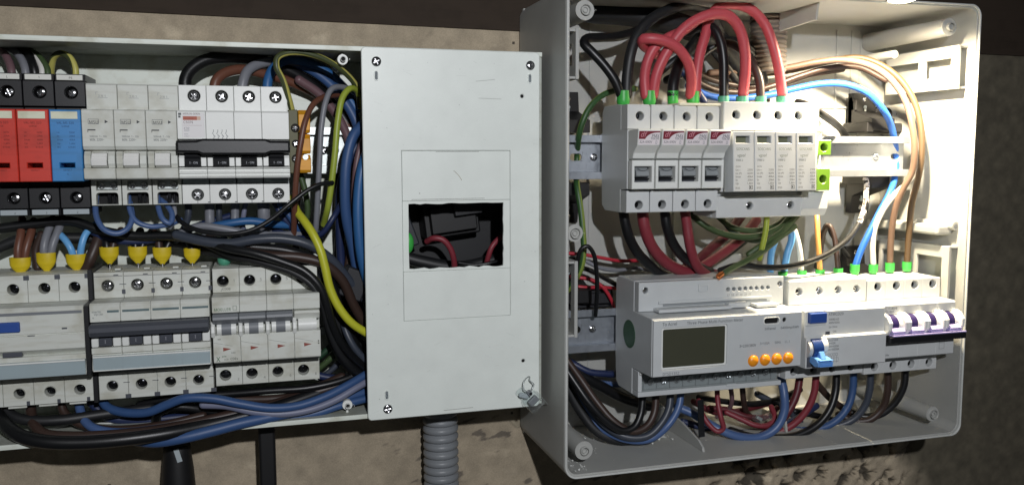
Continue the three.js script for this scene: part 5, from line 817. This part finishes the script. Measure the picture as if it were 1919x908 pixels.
// wires along the back wall
wire('tan wire arching over the right end of the upper rail', 'tan', 2.7, [[372.4, 70.6, 26], [396.8, 71.9, 28], [421.5, 72.8, 30], [445.2, 76.2, 34], [467.5, 80.7, 40], [488.4, 82.3, 48], [507.9, 77.3, 58], [520.9, 65.9, 68], [530.3, 47.6, 76], [533.8, 25.8, 82], [535.9, 4.3, 84], [535.9, -13.8, 82], [531.3, -27.4, 78], [527.9, -43.1, 74], [527, -63.6, 71], [529, -96.7, 68]]);
wire('brown wire arching just outside the tan one', 'outerTan', 2.7, [[366.8, 68.5, 18], [412.2, 70.3, 20], [450.7, 74.4, 26], [481.2, 81.6, 36], [507.8, 85.1, 44], [525.5, 77.3, 54], [538.8, 62.1, 64], [546.2, 41.8, 72], [548.5, 18.9, 77], [548.3, -3.9, 78], [548.1, -22.2, 75], [547, -40.9, 71], [546.9, -69, 69], [547, -97.4, 68]]);
wire('bright blue wire arching down behind the upper rail', 'brightBlue', 2.9, [[347.2, 58.5, 36], [366.1, 49.9, 38], [390.2, 48.4, 40], [419.7, 51.5, 42], [443.6, 57.1, 45], [466.3, 61.3, 50], [486.7, 60.8, 55], [506, 53.7, 59], [521.7, 40.2, 60], [538.7, 24.2, 52], [551.2, 0.8, 44], [547.6, -18.2, 48], [534.2, -32.8, 58], [518.9, -50, 64], [506.3, -68, 67], [497.4, -83.4, 68], [493.1, -95.3, 68]]);
wire('dark brown wire crossing under the tan wires along the back', 'darkBrown', 2.6, [[355.3, 63.6, 30], [375.6, 56, 30], [406.4, 54.8, 30], [431.1, 60.6, 32], [457.5, 69.4, 32], [482.9, 76.3, 34], [511.3, 77.4, 40], [531.6, 65.9, 50]]);
wire('brown wire sagging behind the red arches', 'darkBrown', 2.4, [[353.3, 73.8, 24], [372.6, 65.2, 26], [408.7, 59.7, 26], [439.1, 62, 28], [471.1, 71, 28], [502.5, 76.3, 30]]);
wire('black wire curling behind the fuse holders', 'black', 3.6, [[334.6, 63.8, 22], [351.2, 72.5, 28], [367.5, 89.1, 34], [385.1, 96.2, 38], [406.9, 88.3, 36], [421.6, 69.6, 30], [428.1, 47.2, 26]]);
wire('second black wire curling behind the red arches', 'softBlack', 3.4, [[326.6, 68.4, 18], [343.2, 81.5, 24], [365.7, 93.3, 28], [381.2, 82.2, 28], [398.2, 64.9, 26], [411.6, 47.2, 22]]);
wire('thick black wire leaving the printed surge arrester behind the rail', 'black', 3.1, [[414.6, 42.2, 92], [420, 39.9, 97], [427.5, 35.3, 99], [443.2, 30.8, 90], [469.6, 26.8, 66], [494.5, 22.3, 42], [515.8, 15.3, 22]]);
wire('fine blue wires in the shade behind the second red pair', 'navy', 3, [[335, 75.2, 40], [347.8, 57.9, 44], [356.8, 44.9, 46]]);
// wires dropping to the residual current device and the end breaker
const drop = { squash: 1 };
const ferr = (n, m, foot, pts, wr = 2.5, c = 'green') => ferruled(n, c, foot, 3.9, 7, [[m, wr, pts]], drop);
const sl = (n, p, c = 'green') => { const f = thing('end_sleeve', n, 'ferrule', p, 'green ferrules of the last breaker'); part('collar', sleeveGeo(4, 7.5), mats[c], f); return f; };
sl('green ferrule on the bright blue wire at the last breaker', [492.8, -100.4, 68]); sl('green ferrule on the tan wire at the last breaker', [529.1, -100.4, 68]); sl('green ferrule on the brown wire at the last breaker', [547.1, -100.2, 68]);
ferr('white wire in a green ferrule between the blue and the tan wire', 'white', [511.9, -100.7, 68], [[511.6, -93.2, 68], [510.3, -77.3, 68], [511.8, -62.5, 68], [518.8, -47.9, 68], [528.6, -34.1, 70], [541.4, -24.1, 70], [553.4, -13.2, 66]]);
ferr('pale blue wire arching tightly above the meter end', 'paleBlue', [421.4, -103.4, 68], [[422.7, -95.3, 68], [425.3, -81, 68], [429.7, -69.5, 67], [429.8, -63.4, 65], [425.6, -62.6, 62], [421.3, -69.2, 58], [419.2, -82.2, 54], [421.3, -99.3, 50]], 2.9);
ferr('white wire arching beside the pale blue one', 'white', [440.1, -103.2, 68], [[439.3, -95, 68], [437.7, -81.4, 68], [435.6, -68.9, 66], [432.5, -60.4, 64], [428.9, -58.3, 60], [426.9, -62.4, 54], [428, -72.1, 48]], 2.3);
ferr('tan wire dropping straight into the residual current device', 'orangeTan', [458, -103.1, 68], [[457.7, -95.8, 68], [456, -80.2, 68], [455.9, -66.7, 66], [457.8, -54.3, 62], [462.2, -44.9, 54]], 2.2);
ferr('dark brown wire arching into the residual current device', 'darkBrown', [476.1, -102.5, 68], [[475.8, -95.5, 68], [475.1, -81, 66], [474.3, -65.7, 62], [472.7, -59.6, 58], [473, -64.7, 52], [474.7, -79.3, 46], [476.2, -97.8, 42]], 2.2);
wire('printed black wire swinging under the upper rail', 'black', 2.4, [[518.9, -12.4, 44], [519.6, -25.6, 46], [514.8, -37.5, 52], [506.7, -51.1, 58], [492.7, -64.1, 66], [475.1, -73.8, 74], [455.1, -81.6, 80], [430.4, -87.1, 86], [406.7, -89.3, 90], [385, -88.4, 90], [368, -86.5, 86], [356.5, -91.4, 78]]);
{
  const lit = wire('lamp-lit printed length of the black wire, painted white, under the upper rail', 'printed', 2.46, [[518.7, -20.8, 45.4], [519.6, -25.6, 46], [517.1, -32, 49], [514.8, -37.5, 52], [511, -44.8, 55], [506.7, -51.1, 58], [500.5, -57.6, 62]]);  // lit upper length of the wire painted as a white sleeve
  lit.userData.category = 'lit cable print';
}
wire('thin black wire running behind the printed one', 'softBlack', 2, [[515.3, -91, 30], [494.4, -70.6, 34], [488.4, -60.8, 34], [484.8, -75.3, 32], [481.6, -99.5, 30]]);
// between the two device rows of the enclosure
wire('thick black wire falling from the first fuse holder', 'black', 4.0, [[270.2, -40.5, 80], [272.1, -51.3, 80], [276.3, -63.1, 79], [285, -75.3, 76], [298.1, -85.8, 70], [312.5, -94.3, 62], [331, -100.5, 54]]);
wire('thick red wire falling from the second fuse holder', 'darkRed', 4.6, [[286.3, -41.7, 80], [288.3, -54.2, 80], [294, -67, 78], [304.4, -78.7, 74], [318.7, -88.3, 70], [338.3, -94.6, 64], [365.5, -98.4, 54]]);
wire('thick black wire falling from the third fuse holder', 'black', 4.0, [[305.4, -42.1, 80], [307.5, -54.6, 80], [313.3, -66.8, 78], [322.6, -77.6, 75], [335.8, -86.4, 70], [357.1, -94.6, 60]]);
wire('thick red wire falling from the fourth fuse holder', 'darkRed', 4.0, [[323, -43.2, 80], [325.1, -55.1, 80], [327.2, -67, 80], [331.4, -78.4, 78], [338.5, -88.6, 74], [357.2, -99, 60]]);
wire('thick dark red wire slanting up behind the bare earth wire', 'darkRed', 4.2, [[415.2, -55.2, 36], [400.4, -67.2, 42], [380.4, -77.7, 50], [360, -86, 58], [343.2, -92.9, 62], [333.8, -98.3, 58]]);
wire('maroon wire behind the slanting dark red one', 'maroon', 4.2, [[406.6, -51.9, 26], [390.8, -66, 32], [370, -77.5, 40], [351.8, -88, 46], [334.1, -96.1, 48]]);
wire('dark wire behind the falling red wires', 'softBlack', 3.2, [[424.2, -64.7, 24], [396.9, -82.6, 26], [364.8, -95.2, 28], [329.3, -97.5, 28]]);
wire('dark earth wire sagging under the printed surge arrester', 'green', 2.6, [[339.4, -47.4, 60], [348.1, -55.1, 64], [362.7, -62.4, 66], [381.4, -66.2, 68], [400.1, -64.8, 70], [416.1, -59, 70], [429.7, -49.8, 66]]);
wire('olive earth wire sagging behind the dark one', 'green', 2.4, [[366.6, -47.7, 50], [379.6, -58.5, 54], [397.5, -62.2, 58], [416.5, -58.9, 60], [432.1, -50.4, 58]]);
wire('dark green wire at the back under the printed surge arrester', 'darkGreen', 2.4, [[375.1, -50.1, 44], [385.2, -64.3, 50], [400.2, -70.7, 54], [417.4, -68.3, 56], [436.1, -58, 54]]);
wire('leaf green wire under the corner of the printed surge arrester', 'green', 2.5, [[432.1, -49.6, 70], [420.4, -57.9, 74], [405.9, -66, 78], [390.9, -73.3, 80], [382.5, -79.3, 78]]);
wire('bright yellow green wire hanging from the printed surge arrester', 'yellowGreen', 2.3, [[394.3, -43.6, 84], [393.5, -53, 85], [392.3, -63.3, 85], [390.4, -74.6, 84], [389.9, -82.6, 82]]);
{
  const w = thing('bare_earth_wire', 'green earth wire with a bare copper end lying on top of the energy meter', 'wire', [356.3, -87, 96]);
  part('insulation', tube(rel([[429, -58.3, 72], [410, -67, 78], [391.4, -76.4, 84], [373.2, -82.8, 90], [356.9, -87.6, 95], [348.6, -90.6, 98]], [356.3, -87, 96]), 2.4), W.green, w);
  part('copper_end', [...tube(rel([[349.1, -90.2, 98], [345.3, -91.6, 99], [341.9, -93.5, 100]], [356.3, -87, 96]), 1.5), ...tube(rel([[349.1, -89.8, 98], [343.7, -89.8, 100], [339.9, -92, 101]], [356.3, -87, 96]), 0.5), ...tube(rel([[348.6, -90.6, 98], [345.7, -93.2, 100], [342.3, -95.4, 101]], [356.3, -87, 96]), 0.4)], mats.copper, w);
}
// left side of the enclosure
wire('earth wire bending down behind the upper rail at the left wall', 'gyDull', 2.4, [[289.8, 53.2, 56], [275.2, 52, 58], [260.9, 47.4, 60], [249.5, 38.1, 62], [243.4, 26.6, 62], [241.9, 16.1, 58], [246.7, 1.2, 42], [244.4, -15.7, 46], [242.3, -24.7, 54], [243.6, -40.4, 58], [244.7, -57.1, 60], [245.7, -74, 60], [243.9, -88.6, 58], [239.9, -100.3, 52], [236.5, -109.1, 44]], { turn: 0.14, twist: 0.35 });
wire('thin black wire looping in front of the lower earth wire', 'black', 1.7, [[241.2, -112.7, 56], [237.3, -94, 66], [235.8, -79.9, 72], [238.1, -70.5, 75], [242.5, -68.5, 76], [247.4, -74, 76], [250.9, -87.7, 74], [253.2, -105.1, 70], [255.2, -125.3, 62]]);
wire('thin red wire running flat behind the black loop', 'thinRed', 1.5, [[243, -79.2, 26], [256.3, -80.4, 28], [271.6, -83.4, 30], [288.9, -86.7, 30], [314.3, -87.4, 28]]);
wire('thin red wire curving down to the lower rail', 'thinRed', 1.5, [[242.5, -98.2, 30], [254.1, -99.1, 34], [264.6, -101.9, 36], [272.4, -108.2, 38], [279.1, -118.3, 38], [284.8, -130, 34]]);
wire('second thin red wire lying above the lower rail', 'thinRed', 1.5, [[243.5, -105.3, 30], [257, -107.2, 34], [271.2, -107.8, 34], [289.2, -110.1, 30]]);
wire('thin grey wire running flat above the energy meter corner', 'grey', 1.7, [[260.3, -86.5, 30], [271.8, -92, 32], [288.1, -94.7, 30], [304.5, -93.8, 28], [320.3, -96.5, 26]]);
wire('thin black wire slanting to the top corner of the energy meter', 'black', 2.0, [[249.4, -90, 34], [260.8, -92.9, 36], [273.1, -99.6, 36], [287.4, -107.6, 34]]);
const tb = thing('black_block', 'black block above the lower rail at the left wall', 'terminal strip', [266.8, -117.8, 20]);  // plain black block above the lower rail
part('body', [box(-16, -8, -12, 18, 8, 8, 1), box(-12, -4, 8, 14, 5, 14, 1)], mats.softBlack, tb);
// under the energy meter
wire('blue wire bending out from under the lower rail at the left wall', 'navy', 2.9, [[235.7, -163.9, 34], [245.7, -169.4, 40], [257.3, -175.6, 44], [274.3, -178.6, 44], [298.2, -181.4, 40]]);
wire('second blue wire under the lower rail', 'steelBlue', 2.6, [[241.9, -175.1, 30], [256.5, -183.4, 34], [273, -188.7, 36], [299, -192.7, 32]]);
wire('thick black wire crossing behind the bottom corner of the energy meter', 'black', 4.4, [[232.2, -171.1, 44], [247.9, -177.6, 44], [267.6, -188.5, 42], [288.7, -200.8, 40], [315.3, -211.5, 36]]);
wire('black wire curving up into the left end of the energy meter', 'black', 3.0, [[230.9, -167.2, 60], [237.7, -179.1, 66], [246.3, -192.8, 72], [259.2, -207.5, 76], [272.2, -215.9, 78], [282.3, -214.2, 78], [288.6, -205.8, 76], [291.3, -195.2, 74], [292.5, -184.5, 72]]);
wire('dark brown wire curving up into the energy meter', 'darkBrown', 3.0, [[235.6, -163.3, 52], [245.3, -178.3, 58], [255.1, -194.4, 66], [266.5, -208.8, 74], [281.4, -217.6, 78], [293.4, -214.4, 78], [300.8, -205.1, 76], [304.3, -185.4, 72]]);
wire('slate wire curving up into the energy meter', 'slate', 3.0, [[237.3, -174.4, 50], [250, -197.1, 58], [262.6, -214.3, 66], [277.7, -222.9, 74], [294.4, -222.4, 78], [306.5, -213, 78], [313.9, -201.9, 76], [317.1, -186.5, 72]]);
wire('blue wire curving up into the energy meter', 'steelBlue', 3.0, [[245.4, -193.8, 46], [260.2, -217.1, 56], [278.6, -226.7, 68], [298.3, -226.7, 74], [312.2, -215.3, 78], [322.5, -201.7, 76], [326.7, -186.3, 72]]);
wire('fat black wire at the bottom of the left curve', 'softBlack', 4.2, [[236.1, -184.1, 46], [246.7, -204.3, 50], [259.3, -221.5, 56], [275.5, -229.8, 60], [296.4, -232.8, 60], [315.7, -227.7, 56]]);
wire('long blue wire looping under the orange buttons', 'steelBlue', 3.6, [[335.2, -210.2, 50], [346, -215, 56], [354.7, -220.7, 64], [364.3, -226.4, 72], [379.4, -231.8, 77], [396.7, -232.5, 80], [410.4, -225, 82], [417.2, -211.9, 82], [418, -197.9, 80], [418.6, -184.9, 74]]);
wire('blue wire in the shade behind the long loop', 'navy', 3.0, [[345.7, -227.1, 40], [363, -231.6, 46], [389.4, -236.3, 54], [418.2, -235.9, 58], [444.6, -228.8, 58], [468.9, -219.6, 54]]);
wire('thin red wire looping under the energy meter', 'darkRed', 2.1, [[362.9, -191.7, 66], [360.7, -203.5, 72], [361.6, -215, 76], [363.8, -223.4, 76], [360.1, -226.3, 74], [354.4, -221.6, 70], [350.6, -213, 64], [350.7, -203.8, 58]]);
wire('red wire lying in a bow below the orange buttons', 'darkRed', 2.4, [[377.2, -216.2, 58], [387, -220.9, 64], [397.8, -225.6, 70], [408.8, -226, 72], [416.2, -220.8, 70], [418.1, -214, 62]]);
wire('maroon wire lying in a bow below the orange buttons', 'maroon', 2.6, [[368.9, -215.8, 44], [385.2, -217.9, 48], [399.4, -223.1, 54], [417.1, -224.1, 56], [430.1, -218.8, 52]]);
wire('dark maroon wire slanting under the energy meter', 'maroon', 2.6, [[357.8, -211.4, 36], [376.4, -221.3, 40], [396.2, -221.6, 42], [424, -218.8, 40], [453.8, -215.6, 36]]);
wire('black wire tangled behind the red bows', 'black', 2.6, [[360.6, -206.7, 40], [384.3, -211.4, 44], [409.4, -214.9, 46], [432, -214.5, 44], [463.3, -208.9, 38]]);
wire('brown wire dropping from the end of the energy meter', 'darkBrown', 2.4, [[390.8, -196.4, 60], [393.4, -207.4, 58], [400.6, -220, 52], [416.5, -232.4, 44]]);
wire('thin brown wire behind the pulse of red wires', 'mauve', 2.0, [[382, -196.7, 56], [384.5, -206.8, 54], [385.2, -217, 48], [378.6, -225.3, 40]]);
wire('slate wire slanting up to the residual current device', 'slate', 3.0, [[418.3, -208.6, 40], [429.9, -215.3, 44], [443.7, -223, 48], [455.8, -234.2, 50]]);
wire('maroon wire curving down from the residual current device', 'maroon', 3.2, [[435.8, -182.9, 76], [431.8, -198.6, 78], [424.1, -213.6, 78], [412.4, -227, 76], [400.1, -237, 70]]);
wire('red brown wire curving down from the blue switch', 'darkRed', 3.0, [[451.6, -185.9, 76], [450.1, -200.7, 76], [444.7, -215.7, 74], [435.3, -228.2, 70], [420.7, -238, 64]]);
wire('long black wire curving from the residual current device along the floor', 'black', 3.3, [[470.3, -185, 78], [468.4, -200.2, 80], [462.1, -214, 82], [450.9, -226, 82], [433.8, -234.2, 80], [414.8, -236.5, 76], [395, -235.5, 70], [379.3, -231, 62]]);
wire('blue wire curving from the residual current device to the floor', 'midBlue', 3.2, [[489.2, -186.9, 76], [488.8, -202.9, 76], [484, -216.6, 76], [473, -228.5, 74], [457.9, -235, 70], [442.2, -236.9, 62]]);
wire('dark slate wire curving from the last breaker', 'slate', 3.2, [[506.6, -185.4, 76], [506.3, -202.4, 76], [503.1, -217.9, 74], [494.7, -229.8, 70], [480.8, -236.1, 64], [468.1, -236.4, 56]]);
wire('brown wire curving from the last breaker', 'darkBrown', 3.2, [[524.3, -184.8, 76], [525.3, -203.9, 76], [523.9, -221.2, 72], [514.2, -232.2, 68], [503.3, -233.9, 62], [492.5, -229.5, 54]]);
wire('black wire curving from the right end of the last breaker', 'black', 3.2, [[543.4, -184.3, 76], [542.1, -202.4, 76], [536.1, -218.4, 72], [526.9, -229, 66], [515.5, -232.3, 58], [503.4, -227.7, 50]]);
wire('dark brown wire crossing behind the black curves', 'darkBrown', 3.0, [[463.6, -196.5, 60], [477.7, -210.6, 58], [496.8, -224, 54], [522.6, -238.9, 48]]);
wire('black wire crossing behind the blue curve', 'black', 2.8, [[450, -224, 50], [470.7, -229.1, 52], [494.7, -236.8, 50], [520.8, -241.3, 46]]);
const tie = thing('cable_tie', 'black cable tie tail hanging under the energy meter beside the floor rib', 'cable tie', [338.5, -208.8, 84]);
part('tail', [box(-2.6, -17, -1, 2.6, 14, 1, 0.6).rotateZ(0.06)], mats.black, tie);
const cn = thing('wire_connector', 'small clear wire connector lying on the red bow of wire', 'connector', [399.1, -219, 74]);
part('body', [box(-5.4, -3.6, -3, 3, 3.4, 3, 1).rotateZ(-0.55), box(5, -4.6, -3, 11, 1, 3, 1).rotateZ(0.3)], mats.clear, cn); part('metal', [box(-3.4, -1.2, -1.6, 1.8, 1.4, 1.6, 0.3).rotateZ(-0.55)], mats.galv, cn);
// drilling chips on the floor of the enclosure
{
  const spots = []; for (let i = 0; i < 74; i++) { const big = i < 9; spots.push([rnd() < 0.7 ? 226 + Math.abs(rnd(-1, 1) * rnd(0, 1)) * 100 : rnd(232, 530), 20 + 88 * rnd() * rnd(0.5, 1), big ? rnd(1.2, 2.4) : rnd(0.3, 0.9)]); }
  for (let i = 0; i < 26; i++) spots.push([rnd(219, 232), rnd(84, 108), rnd(0.4, 1.5)]);
  for (let i = 0; i < 22; i++) spots.push([317 + rnd(-8, 8), 52 + rnd(-8, 8), rnd(1.6, 3.4)]);
  const g = spots.map(([x, z, s]) => new THREE.TetrahedronGeometry(s).scale(rnd(0.6, 1.8), 0.5, rnd(0.5, 1.2)).rotateY(rnd(0, 6)).rotateZ(rnd(-0.5, 0.5)).translate(x, -233.6 + s * 0.28, z));
  const m = part('plastic_chips', g, mats.white, scene); m.userData = { label: 'white drilling chips scattered on the floor of the grey enclosure', category: 'chips', kind: 'stuff' };
}
renderer.render(scene, camera);
